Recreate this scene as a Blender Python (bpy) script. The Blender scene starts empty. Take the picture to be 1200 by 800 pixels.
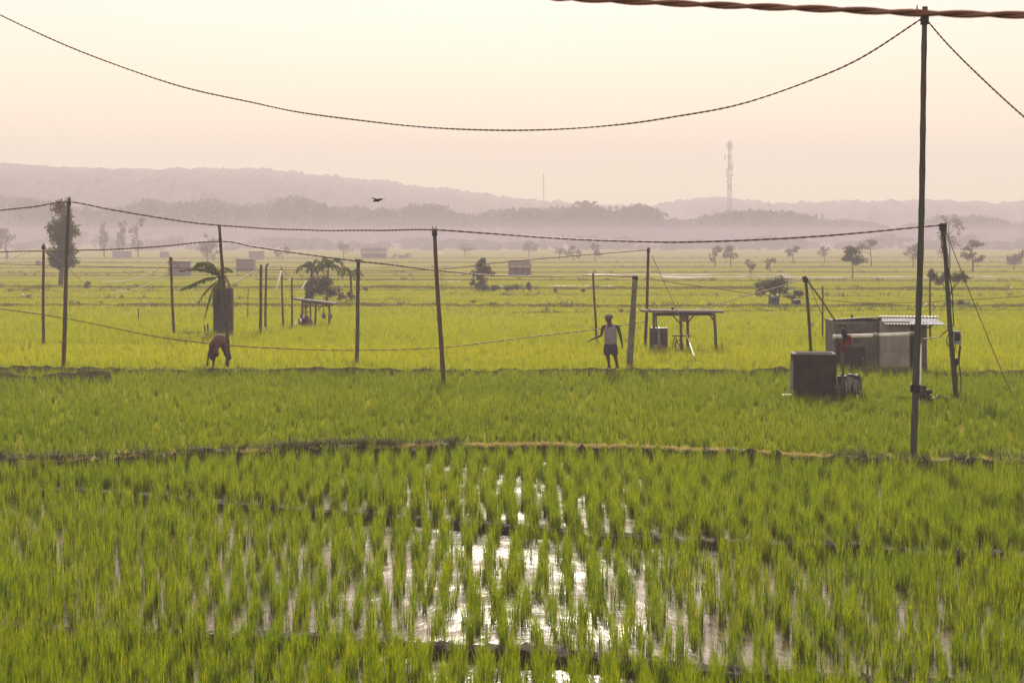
import bpy, math, random
import numpy as np
from mathutils import Vector, Matrix, Quaternion

SC = bpy.context.scene
COL = SC.collection
R = math.radians
random.seed(7)
RNG = np.random.default_rng(11)

# ------------------------------------------------------------------ camera
F = 2600.0        # focal length in photo pixels (1200 wide)
H = 4.24          # eye height above the fields
HOR = 275.0       # horizon row in the photo
cam_d = bpy.data.cameras.new('camera')
cam = bpy.data.objects.new('camera', cam_d); COL.objects.link(cam)
cam.location = (0, 0, H); cam.rotation_euler = (R(90), 0, 0)
cam_d.sensor_width = 36.0; cam_d.lens = 36.0 * F / 1200.0
cam_d.shift_y = -(400.0 - HOR) / 1200.0
cam_d.clip_start = 0.2; cam_d.clip_end = 6000
cam_d.dof.use_dof = True; cam_d.dof.focus_distance = 52.0; cam_d.dof.aperture_fstop = 8.0
SC.camera = cam

# ------------------------------------------------------------------ world, sun, exposure
SUN_EL, SUN_AZ = R(20.5), R(0.3)
w = bpy.data.worlds.new('World'); SC.world = w; w.use_nodes = True
nt = w.node_tree; nt.nodes.clear()
sky = nt.nodes.new('ShaderNodeTexSky'); sky.sky_type = 'NISHITA'; sky.sun_disc = False
sky.sun_elevation = SUN_EL; sky.sun_rotation = SUN_AZ
sky.altitude = 50; sky.air_density = 1.6; sky.dust_density = 6.0; sky.ozone_density = 1.0
tint = nt.nodes.new('ShaderNodeMix'); tint.data_type = 'RGBA'; tint.blend_type = 'MULTIPLY'
tint.inputs[0].default_value = 1.0; tint.inputs[7].default_value = (1.0, 0.78, 1.6, 1)
bg = nt.nodes.new('ShaderNodeBackground'); bg.inputs[1].default_value = 0.068
wo = nt.nodes.new('ShaderNodeOutputWorld')
veil = nt.nodes.new('ShaderNodeMix'); veil.data_type = 'RGBA'        # thin high haze evens the sky out
veil.inputs[0].default_value = 0.89; veil.inputs[7].default_value = (12.2, 11.3, 8.0, 1)
wtc = nt.nodes.new('ShaderNodeTexCoord'); wsep = nt.nodes.new('ShaderNodeSeparateXYZ'); nt.links.new(wtc.outputs['Generated'], wsep.inputs[0])
wr = nt.nodes.new('ShaderNodeMapRange'); wr.inputs[1].default_value = 0.02; wr.inputs[2].default_value = 0.12; nt.links.new(wsep.outputs[2], wr.inputs[0])
vcol = nt.nodes.new('ShaderNodeMix'); vcol.data_type = 'RGBA'                # cream at the horizon, paler and rosier above
vcol.inputs[6].default_value = (12.7, 12.0, 6.8, 1); vcol.inputs[7].default_value = (11.2, 9.9, 8.8, 1)
nt.links.new(wr.outputs[0], vcol.inputs[0]); nt.links.new(vcol.outputs[2], veil.inputs[7])
nt.links.new(sky.outputs[0], tint.inputs[6]); nt.links.new(tint.outputs[2], veil.inputs[6]); nt.links.new(veil.outputs[2], bg.inputs[0])
nt.links.new(bg.outputs[0], wo.inputs[0])
sun_d = bpy.data.lights.new('sun', 'SUN'); sun = bpy.data.objects.new('sun', sun_d); COL.objects.link(sun)
sun_d.energy = 5.0; sun_d.angle = R(1.5); sun_d.color = (1.0, 0.90, 0.72)
sdir = Vector((math.sin(SUN_AZ) * math.cos(SUN_EL), math.cos(SUN_AZ) * math.cos(SUN_EL), math.sin(SUN_EL)))
sun.rotation_euler = sdir.to_track_quat('Z', 'Y').to_euler(); sun.location = (0, 30, 60)
SC.view_settings.view_transform = 'Standard'; SC.view_settings.look = 'None'
SC.view_settings.exposure = 0.7; SC.view_settings.gamma = 1.0; SC.view_settings.use_curve_mapping = False
SC.render.engine = 'CYCLES'
cy = SC.cycles
cy.max_bounces = 6; cy.diffuse_bounces = 2; cy.glossy_bounces = 2; cy.transmission_bounces = 3
cy.volume_bounces = 1; cy.transparent_max_bounces = 8
cy.use_denoising = True; cy.denoising_prefilter = 'NONE'; cy.caustics_reflective = False; cy.caustics_refractive = False
HAZE_DENSITY = 0.00105

# ------------------------------------------------------------------ helpers
def at(px, py, z=0.0):
    d = F * (H - z) / (py - HOR)
    return Vector(((px - 600) * d / F, d, z))
def up(px, py, d):
    return Vector(((px - 600) * d / F, d, H + (HOR - py) * d / F))
def ppm(d): return F / d

def tag(o, label=None, cat=None, group=None, kind=None):
    if label: o['label'] = label
    if cat: o['category'] = cat
    if group: o['group'] = group
    if kind: o['kind'] = kind
    return o
def empty(name, loc, label, cat, group=None, rz=0.0):
    o = bpy.data.objects.new(name, None); COL.objects.link(o)
    o.location = loc; o.rotation_euler = (0, 0, rz); o.empty_display_size = 0.2
    return tag(o, label, cat, group)

class MB:
    """collects shapes, then links them as one mesh object"""
    def __init__(s): s.v = []; s.f = []; s.sm = []
    def add(s, vs, fs, smooth=False):
        n = len(s.v); s.v += [tuple(p) for p in vs]
        for f in fs: s.f.append([i + n for i in f]); s.sm.append(smooth)
        return s
    def box(s, c, size, rot=None, taper=1.0, bev=0.0):
        sx, sy, sz = size[0] / 2, size[1] / 2, size[2] / 2
        vs = []
        b = min(bev, sx * .45, sy * .45) if bev else 0
        ring = [(-sx + b, -sy), (sx - b, -sy), (sx, -sy + b), (sx, sy - b), (sx - b, sy), (-sx + b, sy), (-sx, sy - b), (-sx, -sy + b)] if b else [(-sx, -sy), (sx, -sy), (sx, sy), (-sx, sy)]
        n = len(ring)
        for z, t in ((-sz, 1.0), (sz, taper)):
            for x, y in ring: vs.append(Vector((x * t, y * t, z)))
        fs = [list(range(n))[::-1], list(range(n, 2 * n))] + [[i, (i + 1) % n, n + (i + 1) % n, n + i] for i in range(n)]
        if rot is not None: vs = [rot @ p for p in vs]
        c = Vector(c)
        return s.add([p + c for p in vs], fs)
    def tube(s, pts, rad, sides=8, cap=True, smooth=True, flat=1.0):
        pts = [Vector(p) for p in pts]; n = len(pts)
        if not hasattr(rad, '__len__'): rad = [rad] * n
        t0 = (pts[1] - pts[0]).normalized()
        ref = Vector((0, 0, 1)) if abs(t0.z) < 0.9 else Vector((1, 0, 0))
        u = t0.cross(ref).normalized(); vs = []
        for i in range(n):
            t = (pts[min(i + 1, n - 1)] - pts[max(i - 1, 0)]).normalized()
            u = (u - t * u.dot(t)).normalized(); w_ = t.cross(u)
            for k in range(sides):
                a = 2 * math.pi * k / sides
                vs.append(pts[i] + (u * math.cos(a) + w_ * math.sin(a) * flat) * rad[i])
        fs = [[i * sides + k, i * sides + (k + 1) % sides, (i + 1) * sides + (k + 1) % sides, (i + 1) * sides + k] for i in range(n - 1) for k in range(sides)]
        s.add(vs, fs, smooth)
        if cap:
            s.f.append([len(s.v) - len(vs) + k for k in range(sides)][::-1]); s.sm.append(False)
            s.f.append([len(s.v) - sides + k for k in range(sides)]); s.sm.append(False)
        return s
    def ball(s, c, r, seg=12, rings=8):
        c = Vector(c); r = Vector(r) if hasattr(r, '__len__') else Vector((r, r, r))
        vs = [c + Vector((0, 0, r.z))]
        for i in range(1, rings):
            a = math.pi * i / rings
            for k in range(seg):
                b = 2 * math.pi * k / seg
                vs.append(c + Vector((r.x * math.sin(a) * math.cos(b), r.y * math.sin(a) * math.sin(b), r.z * math.cos(a))))
        vs.append(c - Vector((0, 0, r.z)))
        fs = [[0, 1 + k, 1 + (k + 1) % seg] for k in range(seg)]
        for i in range(rings - 2):
            for k in range(seg):
                a = 1 + i * seg; fs.append([a + k, a + seg + k, a + seg + (k + 1) % seg, a + (k + 1) % seg])
        L = len(vs) - 1; a = 1 + (rings - 2) * seg
        fs += [[L, a + (k + 1) % seg, a + k] for k in range(seg)]
        return s.add(vs, fs, True)
    def build(s, name, mat, parent=None, loc=None):
        me = bpy.data.meshes.new(name); me.from_pydata(s.v, [], s.f)
        me.polygons.foreach_set('use_smooth', s.sm)
        if mat: me.materials.append(mat)
        o = bpy.data.objects.new(name, me); COL.objects.link(o)
        if parent: o.parent = parent
        if loc is not None: o.location = loc
        return o

def np_mesh(name, verts, faces, mat, parent=None):
    """verts (N,3), faces (M,k) arrays -> one mesh object"""
    verts = np.asarray(verts, np.float32); faces = np.asarray(faces, np.int32)
    k = faces.shape[1]; me = bpy.data.meshes.new(name)
    me.vertices.add(len(verts)); me.vertices.foreach_set('co', verts.ravel())
    me.loops.add(faces.size); me.loops.foreach_set('vertex_index', faces.ravel())
    me.polygons.add(len(faces)); me.polygons.foreach_set('loop_start', np.arange(0, faces.size, k, dtype=np.int32))
    try: me.polygons.foreach_set('loop_total', np.full(len(faces), k, np.int32))
    except Exception: pass
    me.update(calc_edges=True); me.validate()
    if mat: me.materials.append(mat)
    o = bpy.data.objects.new(name, me); COL.objects.link(o)
    if parent: o.parent = parent
    return o

# ------------------------------------------------------------------ materials
def mat_new(name):
    m = bpy.data.materials.new(name); m.use_nodes = True
    n = m.node_tree; n.nodes.clear()
    return m, n, n.nodes.new('ShaderNodeOutputMaterial')
def ramp(n, fac, stops):
    r = n.nodes.new('ShaderNodeValToRGB'); e = r.color_ramp.elements
    while len(e) < len(stops): e.new(0.5)
    for i, (p, c) in enumerate(stops): e[i].position = p; e[i].color = (*c, 1)
    n.links.new(fac, r.inputs[0]); return r.outputs[0]
def noise(n, scale, vec=None, detail=4, rough=0.55, stretch=None, coord='Object'):
    if vec is None:
        tc = n.nodes.new('ShaderNodeTexCoord'); vec = tc.outputs[coord]
    if stretch:
        mp = n.nodes.new('ShaderNodeMapping'); mp.inputs['Scale'].default_value = stretch
        n.links.new(vec, mp.inputs[0]); vec = mp.outputs[0]
    t = n.nodes.new('ShaderNodeTexNoise'); t.inputs['Scale'].default_value = scale
    t.inputs['Detail'].default_value = detail; t.inputs['Roughness'].default_value = rough
    n.links.new(vec, t.inputs['Vector']); return t.outputs[0]
def mix(n, fac, a, b, mode='MIX'):
    m = n.nodes.new('ShaderNodeMix'); m.data_type = 'RGBA'; m.blend_type = mode
    for sock, val in ((m.inputs[0], fac), (m.inputs[6], a), (m.inputs[7], b)):
        if hasattr(val, 'links'): n.links.new(val, sock)
        elif isinstance(val, tuple): sock.default_value = (*val, 1)
        else: sock.default_value = val
    return m.outputs[2]
def bump(n, h, strength=0.4, dist=0.02):
    b = n.nodes.new('ShaderNodeBump'); b.inputs['Strength'].default_value = strength; b.inputs['Distance'].default_value = dist
    n.links.new(h, b.inputs['Height']); return b.outputs[0]

def solid(name, c1, c2, scale=8, rough=0.8, stretch=None, metal=0.0, bs=0.4, bd=0.01, detail=5, spec=0.12):
    m, n, out = mat_new(name)
    f = noise(n, scale, detail=detail, stretch=stretch)
    p = n.nodes.new('ShaderNodeBsdfPrincipled')
    n.links.new(ramp(n, f, [(0.3, c1), (0.7, c2)]), p.inputs['Base Color'])
    p.inputs['Roughness'].default_value = rough; p.inputs['Metallic'].default_value = metal
    p.inputs['Specular IOR Level'].default_value = spec
    n.links.new(bump(n, f, bs, bd), p.inputs['Normal']); n.links.new(p.outputs[0], out.inputs[0])
    return m
def leafy(name, stops, scale, trans=0.45, rough=0.45, gloss=0.06, tcol=None, stretch=None, big=None):
    """thin leaf: diffuse + light shining through + a little sheen"""
    m, n, out = mat_new(name)
    tc = n.nodes.new('ShaderNodeTexCoord')
    f = noise(n, scale, tc.outputs['Object'], 3, stretch=stretch)
    c = ramp(n, f, stops)
    if big:
        c = mix(n, ramp(n, noise(n, big[0], tc.outputs['Object'], 3, stretch=big[2] if len(big) > 2 else None), [(0.42, (0, 0, 0)), (0.62, (1, 1, 1))]), c, mix(n, 1.0, c, big[1], 'MULTIPLY'))
    d = n.nodes.new('ShaderNodeBsdfDiffuse'); t = n.nodes.new('ShaderNodeBsdfTranslucent'); g = n.nodes.new('ShaderNodeBsdfGlossy')
    g.inputs['Roughness'].default_value = rough; g.inputs[0].default_value = (1, 1, 1, 1)
    n.links.new(c, d.inputs[0])
    n.links.new(mix(n, 1.0, c, tcol or (1.5, 1.35, 0.6), 'MULTIPLY'), t.inputs[0])
    a = n.nodes.new('ShaderNodeMixShader'); a.inputs[0].default_value = trans
    n.links.new(d.outputs[0], a.inputs[1]); n.links.new(t.outputs[0], a.inputs[2])
    b = n.nodes.new('ShaderNodeMixShader'); b.inputs[0].default_value = gloss
    n.links.new(a.outputs[0], b.inputs[1]); n.links.new(g.outputs[0], b.inputs[2])
    n.links.new(b.outputs[0], out.inputs[0]); return m

M = {}
M['rice'] = leafy('rice_leaf', [(0.3, (0.028, 0.065, 0.002)), (0.5, (0.095, 0.14, 0.003)), (0.68, (0.235, 0.225, 0.004)), (0.77, (0.34, 0.28, 0.04))], 34.0, stretch=(1, 1, .22), trans=0.68, gloss=.008, tcol=(1.65, 1.5, .25), big=(0.5, (0.8, 0.9, 0.85)))
M['rice_mid'] = leafy('rice_leaf_mid', [(0.3, (0.065, 0.105, 0.003)), (0.52, (0.108, 0.14, 0.004)), (0.75, (0.19, 0.185, 0.006))], 9, trans=0.6, gloss=.0, tcol=(1.62, 1.5, .25), big=(0.16, (0.75, 0.85, 0.8), (1, .5, 1)))
M['rice_far'] = leafy('rice_leaf_far', [(0.3, (0.165, 0.195, 0.005)), (0.52, (0.195, 0.213, 0.006)), (0.75, (0.235, 0.228, 0.008))], 2.0, trans=0.6, gloss=.0, tcol=(1.62, 1.5, .25), big=(1.0, (0.8, 0.9, 0.85), (.012, .11, 1)))
M['dry_grass'] = leafy('dry_grass', [(0.3, (0.34, 0.25, 0.10)), (0.7, (0.55, 0.42, 0.18))], 4.0, trans=0.4, tcol=(1.2, 1.1, 0.8))
M['weed'] = leafy('weed', [(0.3, (0.04, 0.05, 0.015)), (0.7, (0.09, 0.085, 0.025))], 4.0, trans=0.3)
M['tree'] = leafy('tree_leaf', [(0.3, (0.06, 0.068, 0.036)), (0.55, (0.105, 0.105, 0.055)), (0.75, (0.15, 0.135, 0.075))], 0.6, trans=0.5, gloss=0.01, tcol=(1.3, 1.2, .95))
M['wood_far'] = leafy('woodland', [(0.3, (0.03, 0.034, 0.022)), (0.7, (0.07, 0.066, 0.04))], 0.12, trans=0.2, gloss=0.02)
M['palm'] = leafy('palm_leaf', [(0.3, (0.045, 0.07, 0.02)), (0.7, (0.085, 0.105, 0.03))], 2.0, trans=0.35, gloss=0.0)
M['mud'] = solid('wet_mud', (0.014, 0.011, 0.007), (0.045, 0.033, 0.021), 7, 0.95, bs=0.9, bd=0.05, spec=0.05)
M['bank'] = solid('bank_earth', (0.08, 0.075, 0.018), (0.15, 0.14, 0.03), 3, 1.0, bs=0.8, bd=0.05, spec=0.0)
M['path'] = solid('trodden_bank', (0.04, 0.033, 0.016), (0.10, 0.08, 0.035), 4, 1.0, bs=.9, bd=.05, spec=0.0)
M['bark'] = solid('bark', (0.05, 0.04, 0.03), (0.11, 0.09, 0.07), 6, 0.9, stretch=(1, 1, .2))
M['bamboo'] = solid('weathered_bamboo', (0.035, 0.026, 0.018), (0.10, 0.075, 0.05), 5, 0.7, stretch=(6, 6, .7), spec=.08)
M['green_pole'] = solid('dark_pole_paint', (0.028, 0.034, 0.026), (0.075, 0.072, 0.055), 4, 0.6, stretch=(6, 6, .5), spec=.08)
M['timber'] = solid('grey_timber', (0.04, 0.034, 0.029), (0.10, 0.085, 0.075), 5, 0.85, stretch=(5, 5, .6))
M['pale_timber'] = solid('pale_concrete_post', (0.075, 0.072, 0.056), (0.15, 0.14, 0.11), 6, 0.85)
M['concrete'] = solid('stained_concrete', (0.05, 0.048, 0.042), (0.13, 0.122, 0.11), 2.2, 0.9, detail=8)
M['dark_concrete'] = solid('mossy_concrete', (0.014, 0.013, 0.009), (0.042, 0.037, 0.027), 3, 1.0, detail=8, spec=.05)
M['plaster'] = solid('plaster', (0.14, 0.122, 0.117), (0.25, 0.22, 0.21), 2.5, 0.9, detail=8)
M['tin'] = solid('tin_roof', (0.15, 0.155, 0.19), (0.27, 0.275, 0.32), 3, 0.85, spec=.05)
M['rust'] = solid('rusty_tin', (0.06, 0.045, 0.035), (0.15, 0.11, 0.085), 3, 0.7)
M['black'] = solid('black_rubber', (0.012, 0.012, 0.011), (0.03, 0.028, 0.026), 9, 0.6)
M['wire'] = solid('cable', (0.08, 0.042, 0.026), (0.13, 0.068, 0.043), 6, 0.6)
M['halation_brown'] = solid('halation_brown', (0.13, 0.062, 0.04), (0.20, 0.10, 0.065), 6, 0.6)  # cable brown lightened: halation from the bright sky put into the colour
M['pvc'] = solid('pvc', (0.5, 0.48, 0.46), (0.68, 0.66, 0.63), 5, 0.5, bs=0.05)
M['rope'] = solid('white_rope', (0.6, 0.57, 0.5), (0.8, 0.78, 0.7), 9, 0.8)
M['red'] = solid('red_cloth', (0.09, 0.011, 0.007), (0.17, 0.024, 0.014), 9, 0.9)
M['sack'] = solid('grey_sack', (0.06, 0.055, 0.05), (0.2, 0.185, 0.17), 10, 0.95, bs=0.9, bd=0.03)
M['tarp'] = solid('dark_sheet', (0.03, 0.026, 0.027), (0.06, 0.052, 0.052), 4, 0.7, stretch=(6, 6, .5))
M['metal'] = solid('grey_metal', (0.12, 0.12, 0.12), (0.25, 0.24, 0.23), 8, 0.5, metal=0.4)
M['skin'] = solid('skin', (0.05, 0.028, 0.019), (0.075, 0.042, 0.03), 12, 0.7, bs=0.1)
M['hair'] = solid('hair', (0.01, 0.009, 0.008), (0.02, 0.018, 0.016), 40, 0.6)
M['vest'] = solid('grey_vest', (0.15, 0.13, 0.15), (0.22, 0.19, 0.215), 14, 0.9)
M['shorts'] = solid('dark_shorts', (0.022, 0.024, 0.032), (0.045, 0.047, 0.06), 12, 0.9)
M['shirt'] = solid('red_brown_shirt', (0.05, 0.022, 0.017), (0.10, 0.048, 0.037), 10, 0.9)
M['cap'] = solid('cap', (0.08, 0.075, 0.075), (0.13, 0.12, 0.12), 12, 0.9)
M['tower_red'] = solid('tower_red', (0.40, 0.05, 0.03), (0.5, 0.08, 0.05), 1, 0.6)
M['tower_white'] = solid('tower_white', (0.4, 0.38, 0.37), (0.5, 0.48, 0.47), 1, 0.6)
M['thatch'] = solid('thatch', (0.07, 0.06, 0.05), (0.15, 0.13, 0.11), 6, 0.95, stretch=(1, 4, 1), bs=.8, bd=.04)
M['hut'] = solid('hut_wall', (0.12, 0.10, 0.10), (0.2, 0.17, 0.165), 2, 0.9)
M['white'] = solid('white_paint', (0.75, 0.73, 0.70), (0.82, 0.8, 0.78), 4, 0.6)
M['hill'] = solid('hill_forest', (0.028, 0.032, 0.02), (0.07, 0.07, 0.035), 0.05, 0.95, detail=8, bs=1, bd=2)

def water_mat():
    m, n, out = mat_new('paddy_water')
    tc = n.nodes.new('ShaderNodeTexCoord')
    f1 = noise(n, 5.0, tc.outputs['Object'], 3, stretch=(1, 0.55, 1)); f2 = noise(n, 22.0, tc.outputs['Object'], 2)
    mu = n.nodes.new('ShaderNodeMath'); mu.operation = 'MULTIPLY_ADD'
    n.links.new(f2, mu.inputs[0]); mu.inputs[1].default_value = 0.22; n.links.new(f1, mu.inputs[2])
    p = n.nodes.new('ShaderNodeBsdfPrincipled')
    n.links.new(ramp(n, f1, [(0.35, (0.030, 0.022, 0.011)), (0.65, (0.06, 0.044, 0.022))]), p.inputs['Base Color'])
    n.links.new(ramp(n, noise(n, 1.1, tc.outputs['Object'], 5), [(0.4, (0.07, 0.07, 0.07)), (0.7, (0.15, 0.15, 0.15))]), p.inputs['Roughness']); p.inputs['IOR'].default_value = 1.33
    p.inputs['Specular IOR Level'].default_value = 0.5
    n.links.new(bump(n, mu.outputs[0], 0.5, 0.02), p.inputs['Normal'])
    n.links.new(p.outputs[0], out.inputs[0]); return m
M['water'] = water_mat()

def ground_mat():
    m, n, out = mat_new('field_ground')
    tc = n.nodes.new('ShaderNodeTexCoord'); v = tc.outputs['Object']
    strip = noise(n, 1.0, v, 3, stretch=(0.006, 0.09, 1))
    patch = noise(n, 1.0, v, 5, stretch=(0.05, 0.16, 1))
    fine = noise(n, 1.0, v, 6, 0.7, stretch=(0.9, 1.6, 1))
    c = ramp(n, strip, [(0.34, (0.18, 0.195, 0.012)), (0.5, (0.28, 0.265, 0.02)), (0.66, (0.22, 0.23, 0.014))])
    c = mix(n, ramp(n, patch, [(0.45, (0, 0, 0)), (0.7, (1, 1, 1))]), c, (0.27, 0.235, 0.04))
    c = mix(n, ramp(n, fine, [(0.42, (0.3, 0.3, 0.3)), (0.62, (0, 0, 0))]), c, (0.10, 0.105, 0.015))
    # bare wet mud under the flooded near paddies
    sep = n.nodes.new('ShaderNodeSeparateXYZ'); n.links.new(v, sep.inputs[0])
    c = mix(n, ramp_z(n, sep.outputs[2]), c, (0.05, 0.038, 0.025))
    p = n.nodes.new('ShaderNodeBsdfPrincipled'); n.links.new(c, p.inputs['Base Color'])
    p.inputs['Roughness'].default_value = 1.0; p.inputs['Specular IOR Level'].default_value = 0.0
    n.links.new(bump(n, fine, 0.8, 0.1), p.inputs['Normal']); n.links.new(p.outputs[0], out.inputs[0]); return m
def ramp_z(n, z):
    a = n.nodes.new('ShaderNodeMapRange'); a.inputs[1].default_value = -0.1; a.inputs[2].default_value = -0.2
    n.links.new(z, a.inputs[0]); return a.outputs[0]
M['ground'] = ground_mat()

# ------------------------------------------------------------------ terrain: terraces and bunds
ZW = {1: -0.22, 2: -0.30, 3: -0.38}              # water levels of the three near paddies
def line(px_pts, z):
    P = [at(x, y, z) for x, y in px_pts]
    X = np.array([p.x for p in P]); Y = np.array([p.y for p in P])
    def f(x):
        x = np.asarray(x, float)
        y = np.interp(x, X, Y)
        y = np.where(x < X[0], Y[0] + (x - X[0]) * 0.02, y); y = np.where(x > X[-1], Y[-1] + (x - X[-1]) * 0.02, y)
        return y + 0.12 * np.sin(x * 1.3 + Y[0]) * 0.6 + 0.07 * np.sin(x * 3.1)
    return f
LA = line([(-200, 540), (0, 539), (100, 539), (250, 531), (350, 526), (640, 521), (850, 529), (1070, 540), (1200, 538), (1400, 537)], 0.04)
LB = line([(-200, 560), (50, 571), (340, 594), (464, 605), (600, 616), (722, 627), (870, 635), (984, 641), (1200, 650), (1400, 656)], -0.2)
LC = line([(-200, 733), (0, 735), (210, 742), (370, 744), (475, 750), (660, 768), (900, 788), (1080, 798), (1400, 806)], -0.28)
def ground_z(x, y):
    a, b, c = LA(x), LB(x), LC(x)
    z = np.where(y > a, 0.0, ZW[1] - 0.06)
    z = np.where(y < b, ZW[2] - 0.06, z); z = np.where(y < c, ZW[3] - 0.06, z)
    return z
def gz(x, y): return float(ground_z(np.array([x]), np.array([y]))[0])

def grid(name, xs, ys, zfun, mat):
    X, Y = np.meshgrid(xs, ys); Z = zfun(X, Y)
    nx, ny = len(xs), len(ys)
    v = np.stack([X, Y, Z], -1).reshape(-1, 3)
    i = (np.arange(ny - 1)[:, None] * nx + np.arange(nx - 1)[None]).ravel()
    f = np.stack([i, i + 1, i + nx + 1, i + nx], 1)
    return np_mesh(name, v, f, mat)
xs = np.concatenate([np.linspace(-830, -30, 40), np.linspace(-29.5, 29.5, 150), np.linspace(30, 830, 40)])
ys = np.concatenate([np.linspace(-40, 14, 12), np.linspace(14.4, 48, 120), np.linspace(49, 120, 40), np.linspace(125, 1560, 100)])
g = grid('ground', xs, ys, ground_z, M['ground']); tag(g, kind='structure')

# water sheets of the flooded near paddies, and long flooded strips far out
def sheet(name, lo, hi, z, x0, x1, n, mat):
    xs = np.linspace(x0, x1, n); a, b = lo(xs), hi(xs)
    v = np.concatenate([np.stack([xs, a, np.full(n, z)], 1), np.stack([xs, b, np.full(n, z)], 1)])
    i = np.arange(n - 1); f = np.stack([i, i + 1, i + n + 1, i + n], 1)
    return tag(np_mesh(name, v, f, mat), kind='structure')
sheet('water', LB, LA, ZW[1], -22, 22, 140, M['water'])
sheet('water', LC, LB, ZW[2], -22, 22, 160, M['water'])
sheet('water', lambda x: x * 0 + 13, LC, ZW[3], -22, 22, 130, M['water'])
for (x0, x1, y0, y1, ph) in [(690, 930, 321.2, 322.8, 0), (780, 1260, 323.6, 326.2, 2), (900, 1260, 329.5, 330.6, 4), (640, 720, 334.6, 335.6, 1), (840, 1010, 341.5, 342.4, 3), (560, 650, 372.5, 374.2, 5),
                             (-30, 120, 345.5, 346.4, 6), (440, 540, 329.4, 330.4, 7), (930, 1240, 338.6, 339.5, 8), (100, 330, 326.5, 327.2, 9), (760, 900, 378, 379.4, 10)]:
    p0, p1 = at(x0, y1), at(x1, y1); q0 = at(x0, y0)
    xs_ = np.linspace(p0.x, p1.x, 60)
    lo = lambda x, a=p0.y, b=q0.y, p=ph: a + (b - a) * (0.25 + 0.22 * np.sin(x * 0.9 + p) * np.sin(x * .37 + p))
    hi = lambda x, a=p0.y, b=q0.y, p=ph: a + (b - a) * (0.75 + 0.22 * np.sin(x * 1.1 + p + 1) * np.sin(x * .5))
    sheet('water', lo, hi, 0.03, p0.x, p1.x, 60, M['water'])

def bund(name, f, x0, x1, step, prof, mat, rough=0.04, seed=0):
    """ridge of earth along y=f(x); prof = [(offset toward viewer<0, z)]"""
    r = np.random.default_rng(seed)
    xs = np.arange(x0, x1 + step, step); n = len(xs); k = len(prof); yc = f(xs)
    wob = np.interp(xs, xs[::6], r.normal(0, 1, len(xs[::6])))
    v = np.zeros((n, k, 3))
    for j, (o, z) in enumerate(prof):
        edge = 0.0 if j in (0, k - 1) else 1.0
        v[:, j, 0] = xs + r.normal(0, rough * .4, n) * edge
        v[:, j, 1] = yc + o + r.normal(0, rough, n) * edge
        v[:, j, 2] = z + (r.normal(0, rough, n) * .8 + wob * rough * 1.1) * edge
    i = (np.arange(n - 1)[:, None] * k + np.arange(k - 1)[None]).ravel()
    fc = np.stack([i, i + k, i + k + 1, i + 1], 1)
    return tag(np_mesh(name, v.reshape(-1, 3), fc, mat), kind='structure')
bund('bund', LA, -22, 22, 0.09, [(-.42, ZW[1] - .1), (-.33, -.18), (-.27, -.09), (-.22, .0), (-.08, .05), (.1, .05), (.22, .02), (.4, -.03)], M['mud'], 0.035, 1)
bund('bund', LB, -22, 22, 0.08, [(-.34, ZW[2] - .1), (-.24, -.27), (-.19, -.20), (-.12, -.195), (.02, -.185), (.12, -.195), (.24, -.21), (.34, ZW[1] - .1)], M['mud'], 0.02, 2)
bund('bund', LC, -22, 22, 0.08, [(-.36, ZW[3] - .1), (-.25, -.35), (-.2, -.28), (-.12, -.275), (.02, -.262), (.12, -.275), (.24, -.29), (.34, ZW[2] - .1)], M['mud'], 0.02, 3)
far_bunds = [  # pixel row (left, right), height, half width, x range in px
    (430.5, 433, .21, .3, -60, 1260), (437, 436.5, .28, .3, -60, 122), (398, 403, .12, .4, -60, 240), (355, 357, .32, .8, -60, 1260), (334, 337, .42, 1.2, -60, 1260), (365, 362, .2, .6, 600, 1260),
    (345, 346.5, .22, .7, 520, 1260), (326.5, 328, .45, 1.2, 300, 1260), (319, 318, .4, 1.6, -60, 1260), (313, 312, .5, 1.8, -60, 1260), (307, 306.5, .6, 2.5, -60, 1260), (302, 301, .7, 3.0, -60, 1260),
    (341, 339, .25, .8, -60, 520), (384, 386, .08, .35, 640, 1260), (348, 350, .2, .6, -60, 480), (322, 322.5, .35, 1.4, -60, 640)]
FB = []
for i, (yl, yr, hh, hw, xa, xb) in enumerate(far_bunds):
    if i > 1: hh *= .5 if i in (3, 4) else .28
    pl, pr = at(xa, yl, hh), at(xb, yr, hh)
    f = (lambda x, a=pl, b=pr, s=i, w_=hw: a.y + (b.y - a.y) * (x - a.x) / (b.x - a.x) + .5 * w_ * np.sin(x * .21 + s) + .25 * w_ * np.sin(x * .67 + 2 * s))
    d = pl.y; st = max(.2, d / 420)
    bund('bund', f, min(pl.x, pr.x), max(pl.x, pr.x), st, [(-hw, -.05), (-.6 * hw, hh * .8), (0, hh), (.6 * hw, hh * .7), (hw, -.05)], M['path' if i < 3 else 'bank'], hh * .16, 20 + i)
    FB.append((f, pl.x, pr.x, d, hh))

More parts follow.
